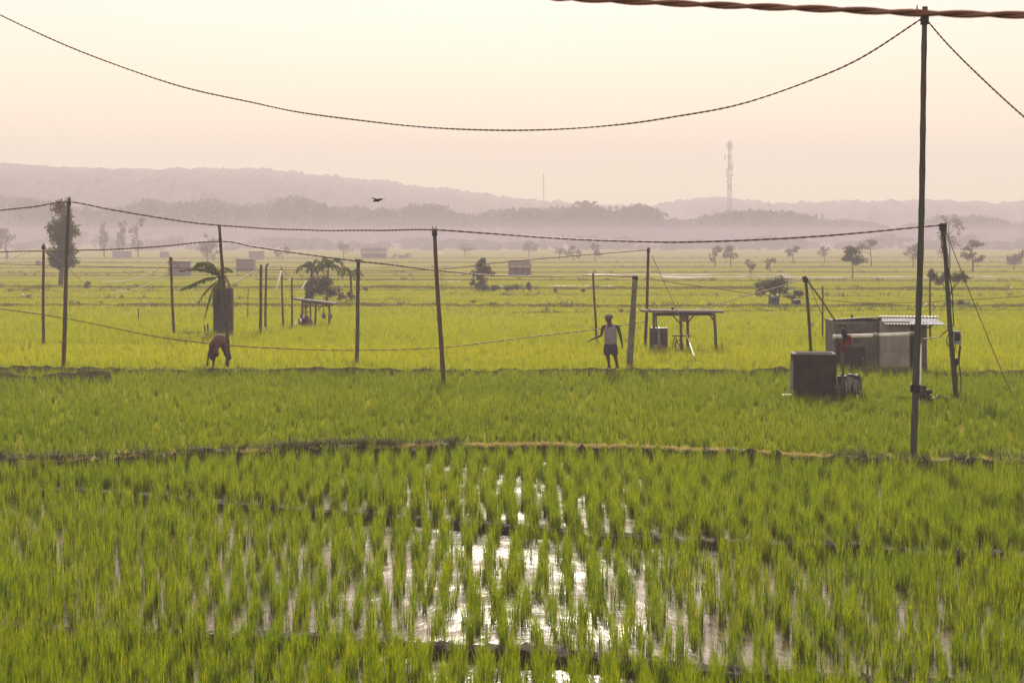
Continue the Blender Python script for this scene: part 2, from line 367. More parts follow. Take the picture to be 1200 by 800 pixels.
# ------------------------------------------------------------------ rice and grass
def clump(rng, nb, h, spread, bw, segs, rbase=0.03, lean=0.5):
    """one tuft: nb curved blades of segs segments, as (verts, tris)"""
    V, T = [], []
    for _ in range(nb):
        a = rng.uniform(0, 2 * math.pi); b = rng.uniform(0, rbase)
        hh = h * rng.uniform(.6, 1.08); out = spread * rng.uniform(.15, 1.0); tw = a + math.pi / 2 + rng.normal(0, .5)
        base = np.array([math.cos(a + 1) * b, math.sin(a + 1) * b, 0]); n0 = len(V)
        dx, dy = math.cos(a), math.sin(a); droop = rng.uniform(0, lean)
        if rng.random() < .1: out *= rng.uniform(1.6, 2.6); hh *= rng.uniform(.6, .9); droop = 1.1
        for s in range(segs):
            t = s / segs; o = out * (t ** 1.7); z = hh * (t - droop * .45 * t ** 3)
            wd = bw * (1.0 if t < .5 else (1.25 - t)) * .5
            c = base + np.array([dx * o, dy * o, z]); w_ = np.array([math.cos(tw) * wd, math.sin(tw) * wd, 0])
            V += [c - w_, c + w_]
        V.append(base + np.array([dx * out, dy * out, hh * (1 - droop * .45)]))
        for s in range(segs - 1):
            i = n0 + 2 * s; T += [(i, i + 1, i + 3), (i, i + 3, i + 2)]
        i = n0 + 2 * (segs - 1); T.append((i, i + 1, i + 2))
    return np.array(V), np.array(T)
def scatter(name, pts, temps, smin, smax, mat, rng, zs=None):
    """many tufts merged into one mesh; pts (N,3)"""
    vs, fs, n = [], [], 0
    which = rng.integers(0, len(temps), len(pts))
    for k, (V, T) in enumerate(temps):
        P = pts[which == k]
        if not len(P): continue
        a = rng.uniform(0, 2 * math.pi, len(P)); s = rng.uniform(smin, smax, len(P)); zsc = s * rng.uniform(.85, 1.15, len(P))
        ca, sa = np.cos(a), np.sin(a)
        X = (V[None, :, 0] * ca[:, None] - V[None, :, 1] * sa[:, None]) * s[:, None] + P[:, 0:1]
        Y = (V[None, :, 0] * sa[:, None] + V[None, :, 1] * ca[:, None]) * s[:, None] + P[:, 1:2]
        Z = V[None, :, 2] * zsc[:, None] + P[:, 2:3]
        vs.append(np.stack([X, Y, Z], -1).reshape(-1, 3))
        fs.append((T[None] + (np.arange(len(P)) * len(V))[:, None, None] + n).reshape(-1, 3)); n += len(P) * len(V)
    return np_mesh(name, np.concatenate(vs), np.concatenate(fs), mat)

near_t = [clump(RNG, int(RNG.integers(18, 32)), RNG.uniform(.36, .54), RNG.uniform(.05, .13), .0068, 3, RNG.uniform(.02, .045), .4) for _ in range(14)]
row_t = [clump(RNG, int(RNG.integers(18, 32)), RNG.uniform(.36, .54), RNG.uniform(.06, .16), .0072, 2, RNG.uniform(.03, .055), .4) for _ in range(16)]
rows_dir = -0.020                                   # rows run almost straight away from the viewer
def rows(lo, hi, z, x0, x1, y0, y1, row=.325, hill=.074, jit=.046):
    out = []
    for r_ in np.arange(x0, x1, row):
        ph = RNG.uniform(0, hill); ys_ = np.arange(y0 + ph, y1, hill)
        x = r_ + rows_dir * (ys_ - 20) + RNG.normal(0, jit, len(ys_)) + 0.07 * np.sin(ys_ * .8 + r_ * 2) + 0.05 * np.sin(ys_ * 2.3 + r_ * 5)
        y = ys_ + RNG.normal(0, jit * 1.3, len(ys_))
        keep = (y > lo(x) + .08) & (y < hi(x) - .14) & (np.abs(x) < y * .245 + 3.2) & (RNG.random(len(y)) > .09)
        out.append(np.stack([x[keep], y[keep], np.full(keep.sum(), z)], 1))
    return np.concatenate(out)
def extra(lo, hi, z, n, x0, x1, y0, y1, dens):
    x = RNG.uniform(x0, x1, n); y = RNG.uniform(y0, y1, n)
    px = 600 + F * x / y
    keep = (y > lo(x) + .05) & (y < hi(x) - .15) & (np.abs(x) < y * .245 + 3.2) & (RNG.random(n) < dens(px, y))
    return np.stack([x[keep], y[keep], np.full(keep.sum(), z)], 1)
open_px = lambda px, y: np.clip(np.abs(px - 610) / 480 - .2, 0.27, 1)      # fewer strays in the open middle of the paddy
P1 = rows(LB, LA, ZW[1] - .03, -16, 16, 30, 48, .32, .088)
P1 = np.concatenate([P1, extra(LB, LA, ZW[1] - .03, 3400, -15, 15, 30, 48, lambda p, y: .25 + .7 * open_px(p, y))])
P2 = rows(LC, LB, ZW[2] - .03, -15, 15, 20, 40, .325, .22)
P2 = np.concatenate([P2, extra(LC, LB, ZW[2] - .03, 6400, -14, 14, 20, 40, open_px)])
P3 = rows(lambda x: x * 0 + 17, LC, ZW[3] - .03, -11, 11, 17, 27, .30, .08)
P3 = np.concatenate([P3, extra(lambda x: x * 0 + 17, LC, ZW[3] - .03, 1200, -10, 10, 17, 27, lambda p, y: .7 + 0 * p)])
# the 300 nearest tufts in view stand as plants of their own, the rest of each paddy is one crop
def inview(P):
    d = P[:, 1]; px = 600 + F * P[:, 0] / d; py = HOR + F * (H - P[:, 2] - .15) / d
    return (px > 0) & (px < 1200) & (py < 800)
cand = np.concatenate([P3[inview(P3)], P2[inview(P2)]]); cand = cand[np.argsort(cand[:, 1])][:300]
cut = cand[-1, 1]
P3 = P3[~(inview(P3) & (P3[:, 1] <= cut))]; P2 = P2[~(inview(P2) & (P2[:, 1] <= cut))]
plant_me = []
for k in range(14):
    o = np_mesh('rice_plant', near_t[k][0], near_t[k][1], M['rice']); plant_me.append(o.data); bpy.data.objects.remove(o)
for (x, y, z) in cand:
    o = bpy.data.objects.new('rice_plant', plant_me[random.randrange(14)]); COL.objects.link(o)
    o.location = (x, y, z); o.rotation_euler = (0, 0, random.uniform(0, 6.28)); s = random.uniform(.7, 1.2); o.scale = (s, s, s * random.uniform(.9, 1.1))
    tag(o, 'leafy green rice plant in the nearest rows at the bottom edge', 'rice plant', 'rice plants in the nearest rows')
for P, lb in ((P1, 'flooded rice rows just below the dark earth bank'), (P2, 'rice rows around the bright water streaks in the foreground'), (P3, 'dense rice at the bottom corners of the foreground')):
    if len(P): tag(scatter('rice_crop', P, row_t, .7, 1.15, M['rice'], RNG), lb, 'rice', kind='stuff')

def carpet(lo, hi, x_of, n, y0, y1, margin=.25):
    y = RNG.uniform(y0, y1, n); x = RNG.uniform(-1, 1, n) * (y * .245 + 6.0)
    keep = (y > lo(x) + margin) & (y < hi(x) - margin)
    x, y = x[keep], y[keep]
    return np.stack([x, y, np.zeros(len(x))], 1)
fb0 = FB[0][0]
mid_t = [clump(RNG, 10, .31, .12, .014, 2, .06) for _ in range(10)]
tag(scatter('rice_crop', carpet(LA, fb0, None, 26000, 40, 74, .33), mid_t, .8, 1.2, M['rice_mid'], RNG), 'thick green rice between the dark earth bank and the workers', 'rice', kind='stuff')
far_t = [clump(RNG, 9, .34, .16, .026, 1, .12) for _ in range(8)]
tag(scatter('rice_crop', carpet(fb0, lambda x: x * 0 + 112, None, 20000, 68, 112, .4), far_t, .75, 1.15, M['rice_far'], RNG), 'yellow green rice around the shelters and hut', 'rice', kind='stuff')
vfar_t = [clump(RNG, 9, .22, .3, .045, 1, .4) for _ in range(6)]
tag(scatter('rice_crop', carpet(lambda x: x * 0 + 111, lambda x: x * 0 + 200, None, 17000, 111, 200, .1), vfar_t, .7, 1.1, M['rice_far'], RNG), 'pale hazy rice beyond the shelters', 'rice', kind='stuff')
# tufts along the banks
def along(f, x0, x1, n, off, z, sd=.06):
    x = RNG.uniform(x0, x1, n); return np.stack([x, f(x) + off + RNG.normal(0, sd, n), np.full(n, z)], 1)
dry_t = [clump(RNG, 9, .085, .09, .010, 2, .06, .9) for _ in range(6)]
dryP = np.concatenate([along(LA, -4.6, 6.0, 1500, .0, .03), along(LA, -9, -4, 260, .0, .03), along(LA, 6, 11, 90, .0, .03)])
tag(scatter('dry_grass', dryP, dry_t, .7, 1.3, M['dry_grass'], RNG), 'straw coloured dry grass along the top of the dark earth bank', 'grass', kind='stuff')
weed_t = [clump(RNG, 10, .22, .2, .02, 2, .1, .9) for _ in range(6)]
wp = [along(LA, -11, -1, 220, .12, .04, .1), along(LA, -4.6, -2.2, 160, .15, .04, .12), along(LA, 6, 11, 60, .1, .04, .1), along(fb0, -17, -8, 120, 0, .1, .15), along(fb0, -8, 17, 160, 0, .08, .15)]
tag(scatter('bank_weeds', np.concatenate(wp), weed_t, .6, 1.3, M['weed'], RNG), 'dark low weeds growing on the earth banks', 'weeds', kind='stuff')
wt = [clump(RNG, 8, .3, .4, .07, 2, .3, .9) for _ in range(5)]
wp = []
for f, x0, x1, d, hh in FB[3:]:
    n = int(abs(x1 - x0) * 1.1); wp.append(along(f, min(x0, x1), max(x0, x1), n, 0, hh * .6, .5))
tag(scatter('bank_weeds', np.concatenate(wp), wt, .4, 1.3, M['weed'], RNG), 'scrubby weeds along the far field banks', 'weeds', kind='stuff')

# ------------------------------------------------------------------ hills
def ridge(name, pts, D, depth, seed, amp):
    X = np.linspace(-390, 390, 540) * D / 1300
    px = 600 + F * X / D
    Z = H + (HOR - np.interp(px, [p[0] for p in pts], [p[1] for p in pts])) * D / F
    r = np.random.default_rng(seed); k = 14
    def n1(scale):
        q = r.normal(0, 1, int(len(X) / scale) + 3); return np.interp(np.arange(len(X)) / scale, np.arange(len(q)), q)
    top = Z + amp * (n1(1.0) * .35 + n1(3) * .4 + n1(9) * .3)
    V = np.zeros((k, len(X), 3))
    for j in range(k):
        t = j / (k - 4) if j <= k - 4 else 1 - (j - (k - 4)) / 3.2
        V[j, :, 0] = X * (1 - .0 * t); V[j, :, 1] = D - depth + depth * j / (k - 4) + r.normal(0, 4, len(X)) * (j not in (0,))
        V[j, :, 2] = -.5 + (top + .5) * (math.sin(t * math.pi / 2) if j <= k - 4 else t) + (r.normal(0, amp * .35, len(X)) if 0 < j else 0)
    n = len(X); i = (np.arange(k - 1)[:, None] * n + np.arange(n - 1)[None]).ravel()
    return tag(np_mesh(name, V.reshape(-1, 3), np.stack([i, i + 1, i + n + 1, i + n], 1), M['hill']), kind='structure')
ridge('hills', [(-200, 188), (0, 193), (30, 192), (60, 195), (130, 199), (300, 198), (350, 202), (420, 210), (460, 214), (520, 222), (580, 229), (620, 234), (700, 241), (800, 250), (900, 262), (1000, 275), (1500, 276)], 1300, 200, 5, 1.0)
ridge('hills', [(-200, 262), (560, 250), (640, 238), (700, 241), (760, 240), (800, 236), (840, 231), (870, 236), (940, 238), (1000, 236), (1060, 236), (1110, 234), (1160, 240), (1200, 235), (1500, 230)], 1480, 160, 6, 1.2)

# ------------------------------------------------------------------ foliage
def leaves(blobs, n, size, rng, shell=.4):
    """leaf quads spread through ellipsoids (x,y,z,rx,ry,rz) -> verts, quads"""
    B = np.array(blobs, float); wgt = (B[:, 3] * B[:, 4] * B[:, 5]) ** .75; which = rng.choice(len(B), n, p=wgt / wgt.sum())
    d = rng.normal(0, 1, (n, 3)); d /= np.linalg.norm(d, axis=1)[:, None]
    r = rng.random(n) ** shell
    c = B[which, :3] + d * r[:, None] * B[which, 3:] * (1 + rng.normal(0, .16, n))[:, None]
    u = rng.normal(0, 1, (n, 3)); u /= np.linalg.norm(u, axis=1)[:, None]
    v = np.cross(u, rng.normal(0, 1, (n, 3))); v /= np.linalg.norm(v, axis=1)[:, None]
    s = size * rng.uniform(.5, 1.3, n)[:, None]
    V = np.stack([c - u * s, c + v * s * .6, c + u * s, c - v * s * .6], 1).reshape(-1, 3)
    return V, np.arange(4 * n).reshape(-1, 4)
def tree(px, base, blobs_px, label, trunk_px=None, n=900, size=1.6, group=None, name='tree', mat='tree', cat='tree', tw=2.0, shell=.45, limbs=True, sub=5):
    """blobs in photo pixels (x, y, rx, ry) around a tree standing at (px, base)"""
    p = at(px, base); d = p.y; k = d / F
    root = empty(name, p, label, cat, group)
    rng = np.random.default_rng(int(px * 7 + base))
    B = []
    for (x, y, rx, ry) in blobs_px:
        cx, cz, rx_, rz_ = (x - px) * k, (base - y) * k, rx * k * 1.15, ry * k * 1.15
        for _ in range(sub + 4):   # break each lobe into ragged sub-clumps
            q = rng.normal(0, 1, 3); q /= np.linalg.norm(q); q *= rng.random() ** .4
            B.append((cx + q[0] * rx_ * .8, q[1] * rx_ * .8, cz + q[2] * rz_ * .85, rx_ * rng.uniform(.3, .58), rx_ * rng.uniform(.3, .58), rz_ * rng.uniform(.3, .55)))
    V, Q = leaves(B, int(n * 2.0), size * k * .85, rng, shell)
    np_mesh('crown', V, Q, M[mat], root)
    m = MB(); tops = []
    tx = (trunk_px if trunk_px else (px, (blobs_px[0][1] + base) / 2))
    top = Vector(((tx[0] - px) * k, 0, (base - tx[1]) * k)); r0 = tw * k * .5
    m.tube([(0, 0, -.1), top * .35 + Vector((r0 * .5, 0, 0)), top * .7 - Vector((r0 * .5, 0, 0)), top], [r0 * 1.3, r0, r0 * .85, r0 * .7], 6)
    if limbs:
        for (x, y, rx, ry) in blobs_px:
            e = Vector(((x - px) * k, rng.normal(0, .2) * rx * k, (base - y) * k))
            st = top if e.z > top.z else top * max(.15, (e.z * .8) / max(top.z, .01))
            m.tube([st, st.lerp(e, .5) + Vector((0, 0, .06 * (e - st).length)), e], [r0 * .65, r0 * .4, r0 * .15], 5)
    m.build('trunk', M['bark'], root)
    return root

# ---- far woods: each wood reads as one mass
def woods(name, outline, D, spread, label, n, seed, base_h=0.0, width=1.0, lsize=1.0):
    """outline: photo px -> crown-top row; a belt of crowns at distance D"""
    rng = np.random.default_rng(seed); V, Q, off = [], [], 0
    x0, x1 = outline[0][0], outline[-1][0]; ox = [o[0] for o in outline]; oy = [o[1] for o in outline]
    gx = np.arange(x0 - 40, x1 + 80, 30.); gy = rng.normal(0, 5.0, len(gx))      # rounded clumps along the belt
    for i in range(n):
        px = rng.uniform(x0, x1); d = D + rng.uniform(0, spread); ty = np.interp(px, ox, oy) - 3 + abs(rng.normal(0, 4)) + float(np.interp(px, gx, gy))
        k = d / F; X = (px - 600) * k; ht = H + (HOR - ty) * d / F
        if ht < 1: continue
        rx = rng.uniform(8, 22) * k * width; B = []
        nb = rng.integers(3, 6)
        for b in range(nb):
            t = (b + .6) / nb
            B.append((X + rng.normal(0, rx * .4), d + rng.normal(0, rx * .4), ht * (.12 + .78 * t), rx * rng.uniform(.5, .9), rx * .7, ht * .17))
        B.append((X, d, ht * .93 - .5, rx * .6, rx * .6, ht * .09)); B.append((X + rx * rng.uniform(-.6, .6), d, ht * .84, rx * .55, rx * .5, ht * .1))
        v, q = leaves(B, 130, 1.15 * lsize * rng.uniform(.8, 1.3), rng, .5); V.append(v); Q.append(q + off); off += len(v)
    return tag(np_mesh(name, np.concatenate(V), np.concatenate(Q), M['wood_far']), label, 'woods', kind='stuff')
woods('woodland', [(-60, 232), (30, 230), (60, 236), (110, 246), (130, 240), (190, 236), (200, 231), (225, 229), (250, 232), (262, 242), (300, 238), (330, 234), (365, 240), (420, 246), (470, 250), (540, 252), (605, 252)], 820, 230, 'hazy belt of woods below the long hill on the left', 330, 31)
woods('woodland', [(468, 247), (478, 240), (500, 238), (520, 240), (530, 250)], 860, 16, 'round dark clump of trees right of the flying bird', 26, 32)
woods('woodland', [(606, 246), (620, 243), (660, 246), (700, 246), (740, 242), (765, 241), (776, 262)], 820, 90, 'dark wood left of the gap beside the red and white mast', 100, 33)
woods('woodland', [(783, 262), (792, 251), (830, 250), (850, 246), (880, 247), (905, 250), (940, 249), (962, 262)], 820, 90, 'dark wood at the foot of the red and white mast', 100, 34)
woods('woodland', [(962, 256), (985, 252), (1010, 256), (1050, 264), (1085, 264), (1110, 258), (1150, 254), (1170, 256), (1185, 262), (1260, 266)], 800, 200, 'pale wood behind the right hand trees', 130, 35)
woods('woodland', [(-60, 270), (0, 268), (60, 275), (200, 278), (330, 280), (480, 282), (620, 278), (800, 278), (960, 280), (1260, 278)], 980, 80, 'low pale scrub at the back edge of the fields', 420, 36, width=1.3)
woods('woodland', [(-60, 283), (140, 282), (330, 285), (480, 281), (620, 284), (800, 282), (960, 284), (1260, 281)], 600, 90, 'low hedge line where the fields end', 260, 37, width=.75, lsize=.55)

# ---- trees one can tell apart
tree(71, 335, [(74, 247, 11, 11), (74, 262, 15, 13), (82, 270, 11, 10), (68, 275, 14, 13), (77, 285, 14, 13), (72, 297, 15, 13), (78, 306, 13, 9), (66, 308, 9, 7)], 'tall dark shaggy tree behind the leftmost poles', (73, 250), 1700, 3.0, tw=5, sub=6)
tree(122, 302, [(121, 268, 5, 8), (122, 282, 6, 9)], 'slim column tree, left of a row of three beyond the shaggy tree', (122, 262), 260, 1.8, tw=1.6, group='slim column trees')
tree(143, 302, [(144, 266, 5, 8), (142, 283, 6, 10)], 'slim column tree, middle of a row of three, tight crown', (143, 260), 260, 1.8, tw=1.6, group='slim column trees')
tree(162, 302, [(165, 261, 5, 5), (157, 272, 5, 7), (161, 286, 6, 9)], 'slim ragged tree, right of a row of three', (160, 262), 240, 1.8, tw=1.6, group='slim column trees')
tree(8, 304, [(6, 276, 13, 9), (-4, 284, 10, 9)], 'broad hazy tree at the left edge of the picture', (7, 285), 320, 2.0, tw=3)
tree(243, 306, [(245, 283, 11, 8), (238, 292, 9, 8), (249, 295, 8, 8)], 'hazy bush like tree behind the banana plant', (243, 290), 320, 1.8)
tree(566, 340, [(565, 307, 6, 6), (564, 317, 11, 8), (573, 318, 9, 6), (560, 330, 8, 8)], 'dark cone shaped tree in the middle of the far field', (565, 310), 800, 2.2, tw=3)
tree(908, 358, [(902, 334, 14, 9), (912, 331, 12, 8), (893, 338, 9, 7), (918, 340, 7, 5)], 'spreading bushy tree left of the concrete hut', (909, 340), 900, 2.0, tw=4)
tree(932, 358, [(930, 346, 8, 5), (936, 344, 6, 4)], 'small bush tree right beside the spreading bushy tree', (931, 348), 220, 1.8, tw=3)
tree(999, 326, [(998, 296, 9, 8), (992, 303, 8, 7), (1005, 305, 9, 6)], 'round topped tree on a bare thin trunk above the hut', (999, 305), 600, 1.9, tw=1.6)
tree(1021, 312, [(1012, 288, 8, 5), (1021, 286, 8, 5), (1006, 294, 6, 5)], 'flat topped pale tree behind the round topped tree', (1020, 290), 260, 1.8, tw=1.5)
tree(1113, 314, [(1114, 258, 10, 7), (1106, 268, 9, 7), (1122, 266, 9, 8), (1112, 282, 11, 9), (1104, 296, 9, 8)], 'tall sparse see through tree behind the leaning pole', (1112, 262), 330, 1.8, tw=2, shell=.7)
tree(1140, 318, [(1142, 285, 11, 4.5), (1132, 291, 6, 3), (1135, 300, 8, 5), (1148, 304, 8, 4)], 'umbrella topped tree right of the leaning pole', (1139, 288), 480, 1.8, tw=2)
tree(1114, 358, [(1098, 327, 10, 8), (1107, 324, 7, 6), (1122, 327, 8, 8), (1129, 324, 7, 6), (1092, 320, 5, 4)], 'forked tree with two dark lobes behind the leaning pole', (1113, 345), 800, 2.0, tw=3)
tree(838, 312, [(837, 298, 5, 5), (842, 292, 6, 5), (835, 304, 4, 4)], 'thin hazy tree, left of a pair above the right field', (838, 298), 150, 1.7, tw=1.3)
tree(856, 312, [(857, 292, 7, 5), (851, 299, 6, 5), (860, 300, 5, 5)], 'thin hazy tree, right of a pair above the right field', (856, 296), 190, 1.7, tw=1.3)
tree(655, 304, [(655, 294, 8, 5), (665, 297, 6, 4)], 'low spreading hazy tree right of the far thatched hut', (656, 296), 160, 1.6, tw=1.3)
tree(672, 306, [(671, 292, 6, 4), (677, 298, 5, 4)], 'small hazy tree with a lopsided crown', (671, 296), 130, 1.6, tw=1.2)
tree(697, 306, [(696, 289, 5, 5), (700, 297, 5, 4)], 'small hazy tree with a topknot above the standing man', (697, 292), 130, 1.6, tw=1.2)
tree(620, 302, [(617, 288, 9, 6), (627, 290, 6, 5)], 'faint wide tree directly behind the far thatched hut', (619, 291), 170, 1.6, tw=1.2)
tree(880, 320, [(876, 308, 4, 4), (882, 311, 5, 4)], 'low thin bush left above the spreading bushy tree', (879, 312), 110, 1.6, tw=1.2)
tree(903, 318, [(903, 306, 6, 3.5), (899, 312, 4, 3)], 'low flat bush above the spreading bushy tree', (902, 309), 110, 1.6, tw=1.2)
tree(930, 309, [(927, 296, 7, 6), (934, 292, 4, 5)], 'pale two lobed tree at the foot of the right woods', (929, 298), 160, 1.6, tw=1.2)
tree(966, 308, [(966, 295, 6, 6)], 'pale single ball of a tree left of the round topped tree', (966, 298), 100, 1.6, tw=1.0)
tree(1070, 312, [(1068, 296, 9, 8), (1075, 290, 7, 7)], 'pale tree just left of the tall dark pole', (1070, 298), 200, 1.7, tw=1.3)
tree(1188, 316, [(1186, 304, 8, 6), (1196, 300, 6, 7)], 'pale tree at the right edge of the picture', (1188, 305), 200, 1.7, tw=1.3)
tree(330, 305, [(326, 297, 6, 4), (336, 294, 6, 5)], 'faint low tree left of the long shed', (331, 297), 120, 1.6, tw=1.2)
tree(402, 302, [(400, 287, 6, 7), (407, 292, 5, 6)], 'faint upright tree just left of the long shed', (402, 288), 140, 1.6, tw=1.2)
tree(545, 300, [(543, 290, 7, 4), (551, 293, 6, 4)], 'faint wide tree right of the pronged pole', (545, 292), 120, 1.6, tw=1.2)
def bush(px, base, blobs, label, n, name='bush', size=1.8):
    p = at(px, base); k = p.y / F; rng = np.random.default_rng(int(px * 3 + base))
    B = []
    for (x, y, rx, ry) in blobs:
        for _ in range(4):
            B.append(((x - px) * k + rng.normal(0, rx * k * .4), rng.normal(0, rx * k * .3), (base - y) * k + rng.normal(0, ry * k * .25), rx * k * .6, rx * k * .5, ry * k * .6))
    V, Q = leaves(B, n, size * k, rng, .5)
    o = np_mesh(name, V, Q, M['tree']); o.location = p; return tag(o, label, name)
bush(590, 342, [(570, 337, 8, 4), (583, 337, 9, 4), (597, 337, 9, 4), (608, 336, 6, 5)], 'dark low hedge at the foot of the cone shaped tree', 500, 'hedge')
bush(620, 342, [(620, 336, 4, 6)], 'upright dark shrub at the right end of the low hedge', 140)
bush(652, 343, [(652, 340, 3, 3)], 'small dark shrub on the bank right of the hedge, nearer to it', 60)
bush(684, 343, [(684, 340, 3, 3)], 'small dark shrub on the bank above the standing man', 60)
bush(1122, 359, [(1112, 356, 5, 3), (1126, 355, 6, 4), (1135, 356, 4, 3)], 'dark shrubs in a row under the forked tree', 200)
bush(102, 338, [(102, 333, 4, 5)], 'round shrub right of the shaggy tree', 80)
bush(45, 312, [(45, 308, 6, 3)], 'low grey shrub left of the shaggy tree', 60)
bush(1150, 482, [(1150, 480, 4, 4), (1147, 477, 3, 4), (1153, 478, 2, 3)], 'small dark weed clump in the rice right of the leaning pole', 70, 'weed_clump', 2.2)
bush(475, 303, [(470, 300, 8, 3), (480, 300, 9, 3)], 'faint low hedge right of the long shed', 90, 'hedge')
bush(575, 359, [(575, 356, 4, 2), (580, 357, 4, 2)], 'low dark weeds on the middle field bank', 60)
bush(555, 356, [(555, 353, 3, 3)], 'single dark stub of shrub on the middle field bank', 40)
bush(225, 392, [(222, 390, 12, 2.6), (234, 390, 9, 2.6)], 'dark low mound of cut stalks at the foot of the banana plant', 260, 'stalk_heap', 1.6)
bush(293, 392, [(290, 390.5, 8, 1.8)], 'small dark grass mound at the foot of the twin poles', 90, 'grass_mound', 1.4)

# ---- palms and the banana plant
def frond(m, pts, width, nl, rng, droop=.5):
    """leaf with midrib through pts and torn leaflets hanging from both sides"""
    pts = [Vector(p) for p in pts]
    def P(t):
        t *= len(pts) - 1; i = min(int(t), len(pts) - 2); return pts[i].lerp(pts[i + 1], t - i)
    m.tube([P(i / 8) for i in range(9)], [.03 * width / .3 * (1 - .8 * i / 8) + .004 for i in range(9)], 4)
    L = sum((pts[i + 1] - pts[i]).length for i in range(len(pts) - 1))
    for i in range(nl):
        t = .1 + .9 * i / nl; p, q = P(t), P(min(1, t + .95 / nl)); ax = (q - p).normalized()
        side = ax.cross(Vector((0, 0, 1)));
        if side.length < .1: side = Vector((0, 1, 0))
        side.normalize(); wd = width * math.sin(math.pi * (.12 + .82 * t)) ** .6
        for s in (-1, 1):
            o = side * s * wd * rng.uniform(.55, 1.0) + Vector((0, 0, -wd * rng.uniform(.3, 1.3) * droop)) + ax * wd * .35
            m.add([p, q, q + o * rng.uniform(.75, 1), p + o], [[0, 1, 2, 3]])
rb = random.Random(4)
bp = at(259, 393); kb = bp.y / F
banana = empty('banana_plant', bp, 'ragged banana plant leaning over beside the dark sheeted booth', 'plant')
def bpt(x, y, dy=0.0): return ((x - 259) * kb, dy, (393 - y) * kb)
MB().tube([(0.0, .5, -.05), bpt(258, 360, .5), bpt(256, 335, .4), bpt(257, 324, .2)], [.13, .11, .09, .07], 8).build('trunk', M['bark'], banana)
for pts, wd, dr in [([bpt(257, 325, .1), bpt(252, 314, -.1), bpt(240, 309, -.3), bpt(229, 311, -.4)], .30, .7), ([bpt(256, 322, .1), bpt(240, 316, -.1), bpt(226, 315, -.2), bpt(211, 317, -.3)], .15, .55),
                    ([bpt(257, 325, .0), bpt(244, 325, -.2), bpt(230, 331, -.4), bpt(213, 339, -.5)], .17, .9), ([bpt(256, 328, .0), bpt(246, 336, -.2), bpt(238, 346, -.3), bpt(233, 357, -.35)], .15, .6),
                    ([bpt(256, 330, .0), bpt(250, 338, -.2), bpt(245, 354, -.3), bpt(241, 373, -.35)], .20, .8), ([bpt(258, 326, .1), bpt(262, 322, .3), bpt(266, 330, .5), bpt(268, 342, .6)], .16, .8),
                    ([bpt(257, 328, .0), bpt(254, 334, -.15), bpt(252, 345, -.25), bpt(250, 358, -.3)], .18, .8),
                    ([bpt(258, 326, .2), bpt(251, 311, .1), bpt(243, 307, .0), bpt(231, 308, -.1)], .28, .8), ([bpt(258, 326, .1), bpt(255, 318, .3), bpt(262, 313, .6), bpt(270, 318, .9)], .2, .8), ([bpt(259, 330, .0), bpt(258, 338, -.1), bpt(259, 350, -.12), bpt(257, 362, -.12)], .2, .9)]:
    m = MB(); frond(m, pts, wd * 1.15, 26, rb, dr); m.build('leaf', M['palm'], banana)
for (x, y, xt, yt) in [(241, 392, 239, 380), (244, 392, 243, 378)]:
    pass
st = empty('cut_stumps', at(243, 393), 'two short leaning stalks in front of the dark sheeted booth', 'stump')
ks = at(243, 393).y / F
MB().tube([(-.06, 0, 0), (-.13, 0, 12 * ks)], [.05, .035], 6).build('stalk', M['bark'], st); MB().tube([(.06, 0, 0), (0, 0, 14 * ks)], [.05, .035], 6).build('stalk', M['bark'], st)

def palm(px, base, top, R_px, nf, label, seed, rad=1.8):
    p = at(px, base); k = p.y / F; rr = random.Random(seed)
    root = empty('palm_tree', p, label, 'palm', 'palms behind the tilted shelter')
    t = Vector((rr.uniform(-.1, .1), 0, (base - top) * k))
    MB().tube([(0, 0, -.05), t * .5, t], [rad * k, rad * k * .8, rad * k * .6], 7).build('trunk', M['bark'], root)
    for i in range(nf):
        a = 2 * math.pi * (i + rr.uniform(-.2, .2)) / nf; L = R_px * k * rr.uniform(.8, 1.15); dx, dy = math.cos(a), math.sin(a); lift = rr.uniform(.1, .75)
        m = MB(); frond(m, [t, t + Vector((dx * L * .35, dy * L * .35, L * lift)), t + Vector((dx * L * .75, dy * L * .75, L * (lift - .1))), t + Vector((dx * L, dy * L, L * (lift - .55)))], L * .16, 9, rr, .6)
        m.build('frond', M['palm'], root)
palm(366, 354, 316, 18, 14, 'left of the two tall palms behind the tilted shelter', 1)
palm(383, 354, 314, 19, 15, 'right of the two tall palms behind the tilted shelter', 2)
palm(412, 352, 324, 16, 12, 'single short palm beside the pole with a crossbar', 3)
bush(380, 355, [(364, 344, 8, 10), (376, 341, 11, 11), (390, 342, 9, 10), (399, 346, 6, 7), (371, 329, 11, 9), (385, 330, 11, 9)], 'dark thicket under the two tall palms', 1800)
bush(412, 353, [(412, 346, 5, 6)], 'small thicket under the single short palm', 110)
bush(428, 344, [(428, 339, 3, 4)], 'tiny shrub right of the pole with a crossbar', 40)

